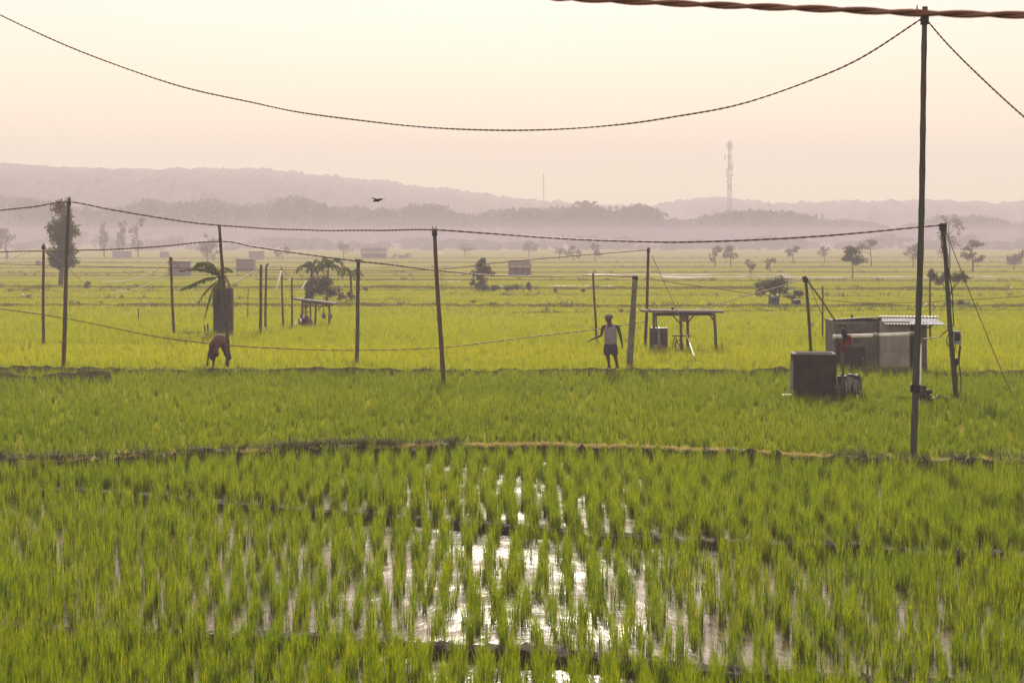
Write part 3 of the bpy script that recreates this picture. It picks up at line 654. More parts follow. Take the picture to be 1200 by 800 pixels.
# ------------------------------------------------------------------ poles
def pole(base, top, w0, w1, label, mat='bamboo', nodes=7, z=0.0, d=None, sides=9):
    """leaning pole from a ground pixel to its top pixel; widths in photo pixels"""
    p = at(base[0], base[1], z) if d is None else Vector(((base[0] - 600) * d / F, d, 0))
    dd = p.y; k = dd / F; t = up(top[0], top[1], dd) - p
    root = empty('pole', p, label, 'pole', 'field poles')
    pts, rad = [], []
    N = nodes * 3
    ph = random.uniform(0, 6)
    for i in range(N + 1):
        s = i / N; off = math.sin(s * 3.1 + ph) * .012 * t.length * .35
        pts.append(Vector((0, 0, -.25)) * (i == 0) + t * s + Vector((off * math.sin(math.pi * s), 0, 0)))
        r = (w0 + (w1 - w0) * s) * .5 * k
        rad.append(r * (1.12 if i % 3 == 0 else 1.0))
    MB().tube(pts, rad, sides).build('shaft', M[mat], root)
    return root, t, k
def peg(root, t, k, offs, mat='bamboo'):
    for (a, b, r) in offs:
        MB().tube([t + Vector(a), t + Vector(b)], r, 5).build('peg', M[mat], root)
def lashing(root, c, r, n=3, mat='black'):
    m = MB()
    for i in range(n):
        z = (i - n / 2) * r * .55
        m.tube([c + Vector((math.cos(a) * r, math.sin(a) * r, z + .2 * r * math.sin(2 * a))) for a in np.linspace(0, 2 * math.pi, 11)], r * .26, 4)
    m.build('lashing', M[mat], root)

PT = {}   # wire attachment points
def P(key, base, top, w0, w1, label, **kw):
    root, t, k = pole(base, top, w0, w1, label, **kw); PT[key] = Vector(root.location) + t; return root, t, k
r_, t_, k_ = P('main', (1070.5, 538), (1084, 8), 8.0, 6.2, 'tallest dark pole in the right foreground', mat='green_pole', nodes=11)
peg(r_, t_, k_, [((-.15, 0, -.17), (-.15, -.01, .02), .013), ((-.17, 0, -.16), (.1, 0, -.15), .018)]); lashing(r_, t_ * .972, .07, 4)
lashing(r_, t_ * .16, .085, 3)
r_, t_, k_ = P('left', (74, 433), (81, 232), 5.2, 3.8, 'tall dark pole on the left in front of the shaggy tree')
peg(r_, t_, k_, [((-.02, 0, -.05), (.02, 0, .06), .015)]); lashing(r_, t_ * .97, .06, 3)
r_, t_, k_ = P('bent', (268, 428), (257, 264), 5, 3.2, 'left leaning pole beside the stooping person'); lashing(r_, t_ * .9, .05, 3)
r_, t_, k_ = P('prong', (520, 454), (509, 268), 5.6, 4.2, 'pole with a two pronged top left of centre', mat='bamboo')
peg(r_, t_, k_, [((-.04, 0, -.1), (-.045, 0, .06), .014), ((.04, 0, -.1), (.05, 0, .06), .014)]); lashing(r_, t_ * .975, .065, 4)
r_, t_, k_ = P('cross', (418, 427), (420, 305), 4.6, 4.2, 'straight greenish pole with a short crossbar on top', mat='green_pole')
peg(r_, t_, k_, [((-.12, 0, .02), (.14, 0, 0), .02)], 'black'); lashing(r_, t_ * .97, .055, 2)
r_, t_, k_ = P('l2', (51, 404), (51, 286), 3.6, 3.0, 'thin dark pole at the far left, upright'); lashing(r_, t_ * .97, .07, 3)
r_, t_, k_ = P('rope', (204, 394), (200, 301), 3.4, 2.6, 'thin pole holding white ropes left of the banana plant'); lashing(r_, t_ * .98, .06, 3)
r_, t_, k_ = P('t1', (305, 391), (306, 310), 3.6, 3.0, 'left of the twin poles behind the stooping person')
r_, t_, k_ = P('t2', (311, 391), (312, 312), 2.8, 2.2, 'right of the twin poles, with a curled top')
MB().tube([t_, t_ + Vector((.03, 0, .08)), t_ + Vector((.08, 0, .11)), t_ + Vector((.06, 0, .03))], .035, 6).build('curl', M['black'], r_)
MB().tube([(-.02, -.05, 0), (-.015, -.05, .3)], .03, 6).build('sleeve', M['pvc'], r_)
P('t3', (332, 385), (330, 314), 2.6, 1.8, 'thin pole with a long white ribbon left of the tilted shelter')
P('t4', (342, 384), (342, 325), 2.4, 1.8, 'thin short pole touching the left end of the tilted shelter')
P('t5', (358, 381), (359, 327), 2.0, 1.6, 'thin pole with a short white ribbon rising behind the tilted shelter')
P('man', (699, 399), (695, 320), 3.0, 2.2, 'thin pole just left of the standing man', nodes=5)
r_, t_, k_ = P('thick', (737, 432), (744.5, 323), 8, 5.6, 'thick pale leaning post right of the standing man', mat='pale_timber', nodes=2, sides=8); lashing(r_, t_ * .985, .085, 2)
r_, t_, k_ = P('guy', (756, 408), (760, 290), 3.6, 3.0, 'dark pole with a guy wire beside the flat roofed shelter'); lashing(r_, t_ * .97, .06, 3)
r_, t_, k_ = P('meter', (1121, 472), (1105, 262), 6.0, 4.8, 'leaning pole with a meter box and cables on the right', mat='green_pole')
METER = (r_, t_, k_)
r_, t_, k_ = P('tank', (953, 446), (944, 325), 4.0, 3.4, 'leaning pole rising behind the dark concrete tank', mat='green_pole'); peg(r_, t_, k_, [((-.1, 0, -.02), (.03, 0, .02), .03)], 'black'); lashing(r_, t_ * .98, .07, 3)
P('thin', (964, 399), (964, 335), 2.2, 1.8, 'thin brown stick left of the concrete hut', nodes=4)
P('hutback', (1090, 402), (1090, 320), 2.4, 1.8, 'thin pole standing behind the right end of the hut', nodes=5)
P('s1', (290, 376), (291, 336), 1.2, .8, 'very thin stick between the sheeted booth and twin poles', nodes=3)
P('s2', (162, 376), (162, 361), 1.6, 1.2, 'very short stake in the field left of the rope pole', nodes=2)
P('s3', (847, 415), (846, 401), 1.2, .9, 'tiny twig right of the flat roofed shelter', nodes=2)

# ------------------------------------------------------------------ wires
def spline(pts, n):
    P_ = [Vector(p) for p in pts]; P_ = [P_[0] * 2 - P_[1]] + P_ + [P_[-1] * 2 - P_[-2]]; out = []
    for i in range(1, len(P_) - 2):
        a, b, c, d = P_[i - 1:i + 3]
        for j in range(n):
            t = j / n
            out.append(.5 * ((2 * b) + (c - a) * t + (2 * a - 5 * b + 4 * c - d) * t * t + (3 * b - a - 3 * c + d) * t ** 3))
    out.append(P_[-2]); return out
def resample(pts, step):
    L = [0]
    for i in range(1, len(pts)): L.append(L[-1] + (pts[i] - pts[i - 1]).length)
    n = max(2, int(L[-1] / step) + 1); s = np.linspace(0, L[-1], n); A = np.array([tuple(p) for p in pts])
    return [Vector((np.interp(q, L, A[:, 0]), np.interp(q, L, A[:, 1]), np.interp(q, L, A[:, 2]))) for q in s], s
def wire(pix, label, r=.012, twist=0, mat='wire', name='cable', cat='cable', strands=False, step=None):
    """pix = [(x, y, distance)]; twist = pitch of a two-strand cable in metres"""
    pts = spline([up(*p) for p in pix], 12)
    if not twist:
        pts, _ = resample(pts, step or .6); o = MB().tube(pts, r, 5).build(name, M[mat])
        return tag(o, label, cat)
    pts, s = resample(pts, twist / 11)
    ms = []
    for ph in (0, math.pi):
        m = MB(); q = []
        for i, p in enumerate(pts):
            t = (pts[min(i + 1, len(pts) - 1)] - pts[max(i - 1, 0)]).normalized(); u = t.cross(Vector((0, 0, 1))).normalized(); v = u.cross(t)
            a = 2 * math.pi * s[i] / twist + ph + .5 * math.sin(s[i] * .9)
            j_ = .3 * r * math.sin(s[i] * 1.7) + .9 * r * math.sin(s[i] * .31)
            q.append(p + v * j_ + (u * math.cos(a) + v * math.sin(a)) * r * .72)
        m.tube(q, r, 6 if strands else 5); ms.append(m)
    if strands:
        root = empty(name, pts[0], label, cat)
        for m in ms:
            o = m.build('strand', M[mat], root); o.location = -pts[0]
        return root
    a, b = ms; a.add(b.v, b.f, True); return tag(a.build(name, M[mat]), label, cat)

wire([(640, -3, 10.2), (680, -.5, 10), (760, 4, 9.9), (870, 9, 9.8), (980, 13, 9.7), (1075, 17, 9.6), (1200, 19, 9.5), (1290, 19, 9.4)], 'thick blurred twisted cable along the top right edge', .0105, .42, strands=True, step=.05, mat='halation_brown')
dm = PT['main'].y
wire([(-90, -32, 58), (0, 18, 56), (90, 59, 54.5), (200, 98, 53), (300, 121, 51.5), (370, 134, 50), (480, 147, 48.6), (600, 153, 47), (720, 147, 45.6), (800, 136, 44.8), (870, 122, 44), (950, 95, 43.4), (1010, 68, 43), (1082, 21, dm)], 'long cable sagging low across the whole sky', .0115, .3)
wire([(1086, 24, dm), (1110, 52, dm - .8), (1143, 85, dm - 1.8), (1200, 138, dm - 3.5), (1260, 186, dm - 5.2)], 'cable dropping from the tallest pole to the right edge', .011, .3)
dl, db, dp, dr = PT['left'].y, PT['bent'].y, PT['prong'].y, PT['meter'].y
wire([(-70, 255, dl + 3), (0, 247, dl + 1), (40, 243, dl), (81, 237, dl), (130, 246, dl + .5), (190, 256, dl + 1), (257, 264, db), (340, 268.5, db - 3), (430, 270, db - 7), (509, 270, dp), (570, 274, dp - .5), (640, 279, dp - 1.5), (760, 283.5, dp - 3), (830, 282.5, dp - 4), (920, 279, dp - 4.5), (1010, 272, dr + .8), (1104, 263.5, dr)], 'twisted cable strung from the left tall pole past the pronged pole', .0155, .5)
dc, dk = PT['cross'].y, PT['thick'].y
wire([(-60, 297, 84), (0, 295.5, 82), (81, 294, 79), (162, 290.5, 75.5), (257, 282.5, db), (299, 289, db), (337, 295, db), (380, 301, db), (418, 306, dc), (460, 311, dc + 1), (508, 317, dc + 3), (574, 322.5, dc + 6), (640, 323.5, dc + 11), (695, 323, PT['man'].y), (744, 323.5, dk)], 'cable from the stooping person pole over the crossbar pole', .016, .5)
wire([(-60, 308.5, 97), (0, 309.5, 97), (100, 312, 96), (204, 314, PT['rope'].y), (306, 316, PT['t1'].y), (420, 316.8, 93), (510, 316, 90), (574, 309, 88), (660, 301, 86), (759, 293, PT['guy'].y)], 'thin cable across the far field to the guyed pole', .014)
wire([(-60, 352, 84), (0, 362, 82), (75, 373, 80), (140, 386, 79), (200, 397, 78), (260, 403.5, 77), (310, 407, 77), (365, 409.5, 77), (420, 410, 77), (470, 409.5, 77.5), (532, 406, 78), (615, 396, 80), (692, 387, 81.5), (736, 380, 82.3), (757, 377, PT['guy'].y)], 'low rope sagging over the rice behind the workers', .0125, .8)
wire([(760, 326, 83), (787, 331, 86), (830, 336.5, 90), (872, 343, 93), (900, 346, 95), (960, 351, 97), (1015, 355, 98), (1070, 354.5, 98), (1116, 352.5, 97), (1200, 347, 95), (1270, 341, 94)], 'thin cable sagging behind the hut to the right edge', .015)
wire([(812, 364, 84), (824, 361.5, 82), (850, 354, 78), (876, 346, 74), (910, 337, 70), (944, 325.5, PT['tank'].y)], 'cable rising to the pole behind the dark tank', .014)
ti = PT['tank'].y
wire([(945, 327, ti), (962, 351, ti + .8), (979, 376, ti + 2)], 'doubled guy wire from the tank pole to the hut', .016, .5)
wire([(948, 328, ti), (960, 362, ti + 2), (979, 395, ti + 4)], 'slack thin wire from the tank pole to the hut side', .009)
wire([(1107, 268, dr), (1148, 372, dr - .6), (1176, 440, dr - .8), (1193, 476, 11024 / 200.)], 'long guy wire from the leaning pole down into the rice', .013)
g0 = at(818, 430)
wire([(761, 293, PT['guy'].y), (792, 361, 78), (806, 396, 75.5), (819, 431, g0.y)], 'guy wire slanting down past the flat roofed shelter', .014)
tag(MB().tube([up(808, 402, 74.6), up(819, 432, g0.y)], .024, 6).build('stake', M['black']), 'dark slanting stake at the lower end of the guy wire', 'stake')
wire([(54, 292, PT['l2'].y), (80, 314, 95), (102, 336, 110)], 'thin guy wire from the far left pole', .012)
wire([(201, 303, PT['rope'].y), (207, 310, PT['rope'].y), (214, 316, PT['rope'].y + 1)], 'short dark tie from the rope pole to the banana leaf', .02)
# white ropes and ribbons that flutter to scare birds
def rope(pix, label, r=.012): wire(pix, label, r * 1.45, mat='rope', name='rope', cat='rope')
rp = PT['rope'].y
rope([(-40, 318, 92), (0, 307.5, 90), (20, 300, 88), (50, 290, PT['l2'].y)], 'white rope running off the left edge from the far left pole', .018)
rope([(120, 331, 97), (145, 329.5, 96), (165, 325, 95), (184, 316, 94), (200, 303, rp)], 'upper of two white ropes at the rope pole', .018)
rope([(130, 343, 97), (152, 341, 96), (172, 334, 95), (188, 325, 94), (201, 309, rp)], 'lower of two white ropes at the rope pole', .014)
rope([(259, 337, 96), (275, 331, 96), (292, 322, 95.5), (305, 313, PT['t1'].y)], 'white rope from the banana plant to the twin poles', .022)
rope([(330, 317, PT['t3'].y), (327.5, 327, PT['t3'].y - .2), (323, 342, PT['t3'].y - .4)], 'long white ribbon hanging from a thin pole', .03)
rope([(341, 327, PT['t4'].y), (338, 324, PT['t4'].y), (336, 330, PT['t4'].y)], 'small looped white ribbon left of the tilted shelter', .02)
rope([(359, 329, PT['t5'].y), (357, 334, PT['t5'].y - .2), (353, 339, PT['t5'].y - .3)], 'short white ribbon above the tilted shelter', .03)

# ---- meter box, loose cables on the leaning pole
r_, t_, k_ = METER
lashing(r_, t_ * .985, .08, 4)
m = MB().box(t_ * .365 + Vector((.12, -.05, 0)), (.2, .14, .34), bev=.02); bx = m.build('meter_box', M['metal'], r_)
MB().box(t_ * .365 + Vector((.12, -.125, .02)), (.13, .012, .2)).build('box_lid', M['black'], bx)
def pxp(x, y, dy=0.0): return Vector(((x - 1121) * k_, dy, (472 - y) * k_))
peg(r_, Vector((0, 0, 0)), k_, [(tuple(pxp(1100, 264)), tuple(pxp(1109, 262)), .025)], 'black')
for nm, pts, r in [('loose_cable', [(1103, 265), (1102, 277), (1103, 290), (1107, 303), (1112, 322), (1115, 345), (1116, 365), (1117, 382)], .014), ('loose_cable', [(1105, 266), (1106, 280), (1110, 300), (1113, 330)], .010),
                   ('cable_loop', [(1118, 390), (1110, 393), (1109, 401), (1113, 406), (1118, 402), (1116, 394), (1111, 392)], .012), ('loose_cable', [(1124, 404), (1122, 420), (1119, 432), (1121, 445), (1119, 460)], .016),
                   ('loose_cable', [(1125, 405), (1123, 425), (1125, 440), (1125, 455), (1122, 466)], .013), ('loose_cable', [(1119, 404), (1117, 418), (1120, 428), (1117, 440), (1117, 452), (1120, 462)], .012)]:
    MB().tube(spline([pxp(x, y, -.09) for x, y in pts], 6), r, 5).build(nm, M['black'], r_)
MB().ball(pxp(1120, 424, -.05), (.07, .07, .1), 10, 6).build('tape_bundle', M['black'], r_)
wire([(1112, 385, dr), (1106, 392, dr + .3), (1098, 395.5, dr + .8), (1082, 397, dr + 1.2)], 'cable looping from the meter box toward the hut', .013, mat='black')

# ------------------------------------------------------------------ pump pipe, tank, ragged pump
dpipe = 55.0; kp = dpipe / F
pr = empty('pump_pipe', Vector(((1077 - 600) * kp, dpipe, 0)), 'white plastic pipe on a stand in front of the hut', 'pipe')
def pp(x, y, dy=0.0): return Vector(((x - 1077) * kp, dy, H + (HOR - y) * kp))
MB().tube([pp(976.5, 394.2), pp(1030, 392.6), pp(1068, 391)], .048, 10).build('pipe', M['pvc'], pr)
MB().tube([pp(1023, 392.8), pp(1030, 392.6)], .054, 10).build('joint', M['metal'], pr)
MB().tube([pp(976, 394.2), pp(980, 394.1)], .056, 10).build('pipe_end', M['pvc'], pr)
MB().tube(spline([pp(1066, 391), pp(1074, 391.2), pp(1077.5, 395), pp(1078, 402)], 5), .055, 10).build('elbow', M['metal'], pr)
MB().tube([pp(1078, 402), pp(1077.5, 450), pp(1077, 479)], .045, 10).build('riser', M['pvc'], pr)
MB().tube([pp(989, 388, .03), pp(988.3, 420, .03), pp(988, 472, .03)], .03, 7).build('stand', M['timber'], pr)
m = MB(); rr = random.Random(9)
for i in range(14): m.ball(pp(989 + rr.uniform(-1.8, 1.8), 391 + rr.uniform(-6, 6), rr.uniform(-.08, .02)), (rr.uniform(.03, .07), .05, rr.uniform(.04, .1)), 7, 5)
m.build('binding', M['black'], pr)
def cloth(name, mat, x0, x1, y0, y1, pt, parent, seed, depth=.06):
    rr = np.random.default_rng(seed); nx, ny = 7, 9; V = []
    for side in (0, 1):
        for j in range(ny):
            for i in range(nx):
                t = j / (ny - 1); s = i / (nx - 1)
                x = x0 + (x1 - x0) * (s * (1 - .25 * t) + .12 * t); y = y0 + (y1 - y0) * t * (1 + .18 * math.sin(i * 2.1 + seed))
                p = pt(x, y, -.07 + depth * math.sin(s * 7 + seed + t) * .5 + side * .012); V.append(p + Vector(rr.normal(0, .005, 3)))
    Fs = []; n = nx * ny
    for side in (0, 1):
        for j in range(ny - 1):
            for i in range(nx - 1):
                a = side * n + j * nx + i; Fs.append([a, a + 1, a + nx + 1, a + nx])
    MB().add(V, Fs, True).build(name, mat, parent)
rc = empty('red_rag', pp(991, 405) + Vector(pr.location), 'red cloth rag hanging from the white pipe', 'rag')
def rcp(x, y, dy=0.0): return pp(x, y, dy) - pp(991, 405)
cloth('cloth', M['red'], 985, 991, 398, 411, rcp, rc, 1); cloth('cloth', M['red'], 991, 997, 392, 405, rcp, rc, 2)
pm = empty('pump', Vector(((1080 - 600) * kp, dpipe - .25, 0)), 'dark lumpy pump at the foot of the white riser pipe', 'pump')
m = MB(); 
for i in range(14): m.ball((rr.uniform(-.1, .12), rr.uniform(-.1, .1), .22 + rr.uniform(-.1, .26)), (rr.uniform(.05, .1), .07, rr.uniform(.05, .1)), 8, 6)
m.build('body', M['black'], pm); MB().tube([(-.02, 0, -.05), (-.02, 0, .25)], .09, 9).build('base', M['metal'], pm)
m = MB(); rr = random.Random(21)
cp = spline([up(1083, 466, dpipe - .3), up(1092, 468, 55.3), up(1100, 464.5, 55.6), up(1109, 467, 55.9), up(1120, 466, dr)], 10)
m.tube(cp, [.03 + .02 * rr.random() for _ in cp], 6)
for p in cp:
    for _ in range(3): m.tube([p, p + Vector((rr.uniform(-.05, .05), rr.uniform(-.03, .03), rr.uniform(-.16, .07)))], .012, 4)
tag(m.build('hose', M['black']), 'shaggy dark hose strung between the riser pipe and leaning pole', 'hose')
wire([(1012, 464, 56), (1040, 465.5, 55.6), (1076, 466, 55)], 'thin wire between the ragged pump cover and riser pipe', .007, mat='black')

td = at(955, 470); kt = td.y / F
tk = empty('water_tank', td, 'dark square concrete water tank in the rice', 'tank', rz=R(-3))
MB().box((0, .55, .575), (51.5 * kt, 1.1, 1.19), taper=.965, bev=.03).build('tank_wall', M['dark_concrete'], tk)
MB().box((-.01, .55, 1.19), (51.5 * kt * .985, 1.1, .035), bev=.02).build('rim', M['concrete'], tk)
MB().box((0, .55, 1.215), (51.5 * kt * .8, .85, .02)).build('lid', M['dark_concrete'], tk)
tag(MB().box(at(922, 468.5) + Vector((0, 0, .12)), (.26, .2, .05), bev=.02).build('slab', M['pvc']), 'small pale slab in the rice left of the dark tank', 'slab')
rg = at(997, 470); kr = rg.y / F
rp_ = empty('covered_pump', rg, 'ragged dark cloth covered pump right of the dark tank', 'pump')
MB().box((0, .25, .3), (.5, .4, .56), taper=1.05, bev=.06).build('pump_body', M['black'], rp_)
m = MB(); rr = random.Random(5)
for i in range(60):
    a = rr.uniform(0, 2 * math.pi); x = .29 * math.cos(a); y = .25 + .25 * math.sin(a); w_ = rr.uniform(.03, .07); L = rr.uniform(.25, .56); tx = -math.sin(a) * w_; ty = math.cos(a) * w_
    m.add([(x - tx, y - ty, .62), (x + tx, y + ty, .62), (x * 1.12 + tx * .6, .25 + (y - .25) * 1.12 + ty * .6, .62 - L * .6), (x * 1.18, .25 + (y - .25) * 1.18, .62 - L)], [[0, 1, 2, 3]])
m.build('fringe', M['sack'], rp_)
m = MB()
for i in range(26): m.ball((rr.uniform(-.27, .27), .25 + rr.uniform(-.22, .22), .6 + rr.uniform(-.02, .06)), (rr.uniform(.05, .1), .08, rr.uniform(.02, .04)), 7, 5)
m.build('cloth_top', M['black'], rp_)
m = MB()
for i in range(24): m.ball((-.36 + rr.uniform(-.09, .09), .1 + rr.uniform(-.1, .1), .28 + rr.uniform(-.22, .22)), (rr.uniform(.03, .07), .05, rr.uniform(.03, .08)), 6, 5)
m.build('loose_rag', M['sack'], rp_)
MB().ball((.16, -.08, .09), (.035, .03, .08), 8, 6).build('bottle', M['white'], rp_)

# ------------------------------------------------------------------ the concrete hut
hd = at(1032, 434).y; kh = hd / F
hut = empty('concrete_hut', Vector(((1032 - 600) * kh, hd, 0)), 'small grey concrete hut with a corrugated tin roof', 'hut')
def hp(x, y, dy=0.0): return Vector(((x - 1032) * kh, dy, H + (HOR - y) * kh))
def hq(x, y, dy): return up(x, y, hd + dy) - hut.location
def wallbox(name, x0, x1, y0, y1, d0, d1, mat, par=None, bev=0.0):
    a, b = hp(x0, y1, d0), hp(x1, y0, d1)
    z0 = max(a.z, -.05)
    return MB().box(((a.x + b.x) / 2, (d0 + d1) / 2, (z0 + b.z) / 2), (b.x - a.x, d1 - d0, b.z - z0), bev=bev).build(name, mat, par or hut)
wl = wallbox('wall', 979.5, 1031.5, 376.5, 436, .35, 2.3, M['concrete'])
wallbox('beam', 979, 1018, 376.5, 380.5, .31, .349, M['plaster'], wl)
dr_ = wallbox('door', 989, 1016, 407, 434, .325, .349, M['dark_concrete'], hut); wallbox('handle', 1012.5, 1014, 419, 422, .30, .324, M['metal'], dr_)
wallbox('patch', 981.5, 987, 398, 432, .335, .349, M['dark_concrete'], wl)
wr = wallbox('wall', 1031.8, 1066, 376.5, 437, 0.0, 2.3, M['plaster'])
wallbox('panel_joint', 1047, 1047.4, 381, 434, -.008, -.001, M['plaster'], wr)
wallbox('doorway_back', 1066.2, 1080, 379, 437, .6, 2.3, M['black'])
wallbox('door_post', 1072.5, 1075.5, 378, 437, .0, .12, M['concrete']); wallbox('plank_wall', 1080.2, 1086.5, 377.5, 437, .02, 2.25, M['rust'])
for x in (1082, 1084.2): wallbox('plank_joint', x, x + .35, 379, 436, .005, .019, M['black'])
# dark left roof sheet rising to the right, then corrugated sheet sloping toward the viewer
def sheet_roof(name, corners, mat, waves, amp, thick=.025):
    a, b, c, d = [Vector(p) for p in corners]; n = waves * 6; V = []; rows_ = 5
    for side in (0, 1):
        for j in range(rows_):
            for i in range(n + 1):
                s, t = i / n, j / (rows_ - 1); p = a.lerp(b, s).lerp(d.lerp(c, s), t)
                V.append(p + Vector((0, 0, amp * math.sin(2 * math.pi * waves * s) - side * thick)))
    N = (n + 1) * rows_; Fs = []
    for side in (0, 1):
        for j in range(rows_ - 1):
            for i in range(n):
                q = side * N + j * (n + 1) + i; Fs.append([q, q + 1, q + n + 2, q + n + 1])
    for i in range(n): Fs.append([i, i + 1, N + i + 1, N + i])
    e = (rows_ - 1) * (n + 1)
    for i in range(n): Fs.append([e + i, e + i + 1, N + e + i + 1, N + e + i])
    for j in range(rows_ - 1):
        for i in (0, n): q = j * (n + 1) + i; Fs.append([q, q + n + 1, N + q + n + 1, N + q])
    return MB().add(V, Fs, True).build(name, mat, hut)
sheet_roof('roof_sheet', [hq(975, 374.6, .15), hq(1031, 371.2, .15), hq(1034, 370.2, 2.5), hq(979, 373.6, 2.5)], M['rust'], 16, .012)
sheet_roof('roof_sheet', [hq(1038, 379.5, -.35), hq(1107, 380.0, -.35), hq(1097, 372.2, 1.3), hq(1029, 372.0, 1.3)], M['tin'], 19, .011)
sheet_roof('roof_sheet', [hq(1030, 371.0, 1.2), hq(1101, 371.4, 1.2), hq(1099, 370.2, 2.5), hq(1032, 369.6, 2.5)], M['rust'], 17, .006)
MB().tube([hp(1086, 384, -.1), hp(1093, 379.5, -.2)], .03, 6).build('brace', M['timber'], hut)
MB().tube([hp(1001, 373, .5), hp(1001, 369.2, .5)], .035, 7).build('vent_pipe', M['black'], hut)

# ------------------------------------------------------------------ open shelters
def shelter(base, label, roof, posts, beams, braces, mat='timber', roofmat='thatch', dep=1.6, thick=.1):
    p = at(*base); k = p.y / F; root = empty('field_shelter', p, label, 'shelter')
    q = lambda x, y, dy=0.0: Vector(((x - base[0]) * k, dy, (base[1] - y) * k))
    (xa, ya), (xb, yb) = roof
    a, b = q(xa, ya), q(xb, yb); c = (a + b) / 2; ang = math.atan2(b.z - a.z, b.x - a.x)
    MB().box(c + Vector((0, dep * .4, -thick * .5)), ((b - a).length, dep, thick), Matrix.Rotation(-ang, 3, 'Y'), bev=.03).build('roof', M[roofmat], root)
    for (x, y0, xx, y1, dy, w_) in posts: MB().tube([q(xx, y1, dy) - Vector((0, 0, .1)), q((x + xx) / 2 + .4, (y0 + y1) / 2, dy), q(x, y0, dy)], [w_ * k * .55, w_ * k * .5, w_ * k * .5], 8).build('post', M[mat], root)
    for (x0, y0, x1, y1, dy, w_) in beams: MB().tube([q(x0, y0, dy), q(x1, y1, dy)], w_ * k * .5, 7).build('beam', M[mat], root)
    for (x0, y0, x1, y1, dy, w_) in braces: MB().tube([q(x0, y0, dy), q(x1, y1, dy)], w_ * k * .5, 6).build('brace', M[mat], root)
    return root, q, k
sh, q, k = shelter((798, 411), 'flat roofed wooden shelter on posts right of the man', ((753, 363.3), (848, 364.2)),
    [(766, 366, 766, 411, .0, 3.0), (771, 366, 771, 405, 1.1, 1.8), (797.5, 367, 798, 411, .0, 3.2), (806, 367, 806.5, 412, .25, 3.2), (836.5, 367, 839, 414, -.1, 3.6)],
    [(765, 369, 838, 368.4, .0, 2.4), (771, 368.6, 838, 368, 1.1, 2.0)],
    [(788, 369, 797, 379, .0, 1.8), (814, 369, 806, 379, .2, 1.8), (831, 368.5, 838, 377, -.05, 1.8), (770, 368, 765, 374, .02, 1.4)], thick=.075)
MB().box(q(801.5, 372.5, .1), (8 * k, .15, 9 * k), bev=.02).build('tool_box', M['rust'], sh)
MB().box(q(789, 361.5, .3), (.1, .1, .09)).build('roof_stone', M['black'], sh)
# slatted crate under the shelter
cr = empty('slatted_bin', at(772, 411) + Vector((0, .25, 0)), 'dark upright slatted bin under the flat roofed shelter', 'bin')
for i in range(7): MB().box((-.27 + i * .092, 0, .43), (.08, .5 + .02 * (i % 2), .82 - .012 * (i % 3))).build('slat', M['tarp'] if i != 3 else M['metal'], cr)
for z in (.12, .72): MB().box((0, -.27, z), (.62, .02, .05)).build('rail', M['rust'], cr)
MB().ball((-.1, -.33, .13), (.11, .06, .11), 10, 8).build('bucket', M['metal'], cr)
MB().ball((.06, -.33, .17), (.05, .05, .13), 8, 8).build('canister', M['concrete'], cr)
# wheeled pump frame
wf = empty('trestle', at(797, 411.5) + Vector((0, -.25, 0)), 'trestle frame with a wheel in the middle under the shelter', 'frame')
kk = at(797, 411).y / F
def wq(x, y, dy=0.0): return Vector(((x - 797) * kk, dy, (411.5 - y) * kk))
MB().tube([wq(787, 393, 0), wq(809, 393.5, 0)], .022, 6).build('top_bar', M['black'], wf)
for a, b in [((790, 394), (786, 411)), ((792, 395), (789.5, 411)), ((804, 395), (806, 411)), ((791, 398), (800, 411))]:
    MB().tube([wq(*a), wq(*b)], .02, 6).build('leg', M['black'], wf)
MB().tube([wq(789, 409.5), wq(806, 410.5)], .02, 6).build('foot_bar', M['black'], wf)
wh = MB().tube([wq(795 + 4.2 * math.cos(a), 404 + 6.2 * math.sin(a), -.04) for a in np.linspace(0, 2 * math.pi, 19)], .022, 6, cap=False).build('wheel', M['black'], wf)
m = MB()
for a in np.linspace(0, math.pi, 4)[:3]: m.tube([wq(795 + 4.2 * math.cos(a), 404 + 6.2 * math.sin(a), -.04), wq(795 - 4.2 * math.cos(a), 404 - 6.2 * math.sin(a), -.04)], .008, 4)
m.build('spokes', M['metal'], wh)

sh2, q, k = shelter((368, 382), 'tilted roof wooden shelter left of the crossbar pole', ((344, 349.2), (393, 355.2)),
    [(354.5, 352, 353, 382, .0, 2.4), (361, 352, 362, 378, .9, 1.8), (370, 354, 369, 382, .0, 2.4), (386, 355, 385.5, 382, .0, 2.2)],
    [(353, 357.5, 372, 358.5, 0, 1.6), (356, 354, 390, 357.5, .0, 1.6), (370, 360, 388, 358, .9, 1.3)],
    [(372, 364, 378, 357, 0, 1.2), (386, 362, 381, 357, 0, 1.2)], dep=1.5, thick=.08)
for y in (353, 360, 366): MB().box(q(357.5, y, .05), (8 * k, .3, 1.3 * k)).build('shelf', M['timber'], sh2)
tag(MB().tube([q(379.5, 358, -.1) + sh2.location, q(379.5, 366, -.1) + sh2.location, q(379.5, 370, -.1) + sh2.location, q(379.5, 373, -.1) + sh2.location], [.015, .03, .11, .08], 8).build('hanging_bag', M['sack']), 'small bag hanging under the tilted roof shelter', 'bag')
tag(MB().ball(q(387, 370, -.15) + sh2.location, (.1, .07, .16), 9, 7).build('hanging_cloth', M['sack']), 'dark cloth bundle tied to the right post of the tilted shelter', 'cloth')
en = empty('engine', at(356, 382.5) + Vector((0, -.3, 0)), 'dark pump engine with pale cans under the tilted shelter', 'engine')
MB().box((0, 0, .22), (.42, .35, .34), bev=.05).build('block', M['black'], en); MB().tube([(-.1, 0, .38), (-.1, 0, .6)], .05, 8).build('exhaust', M['rust'], en)
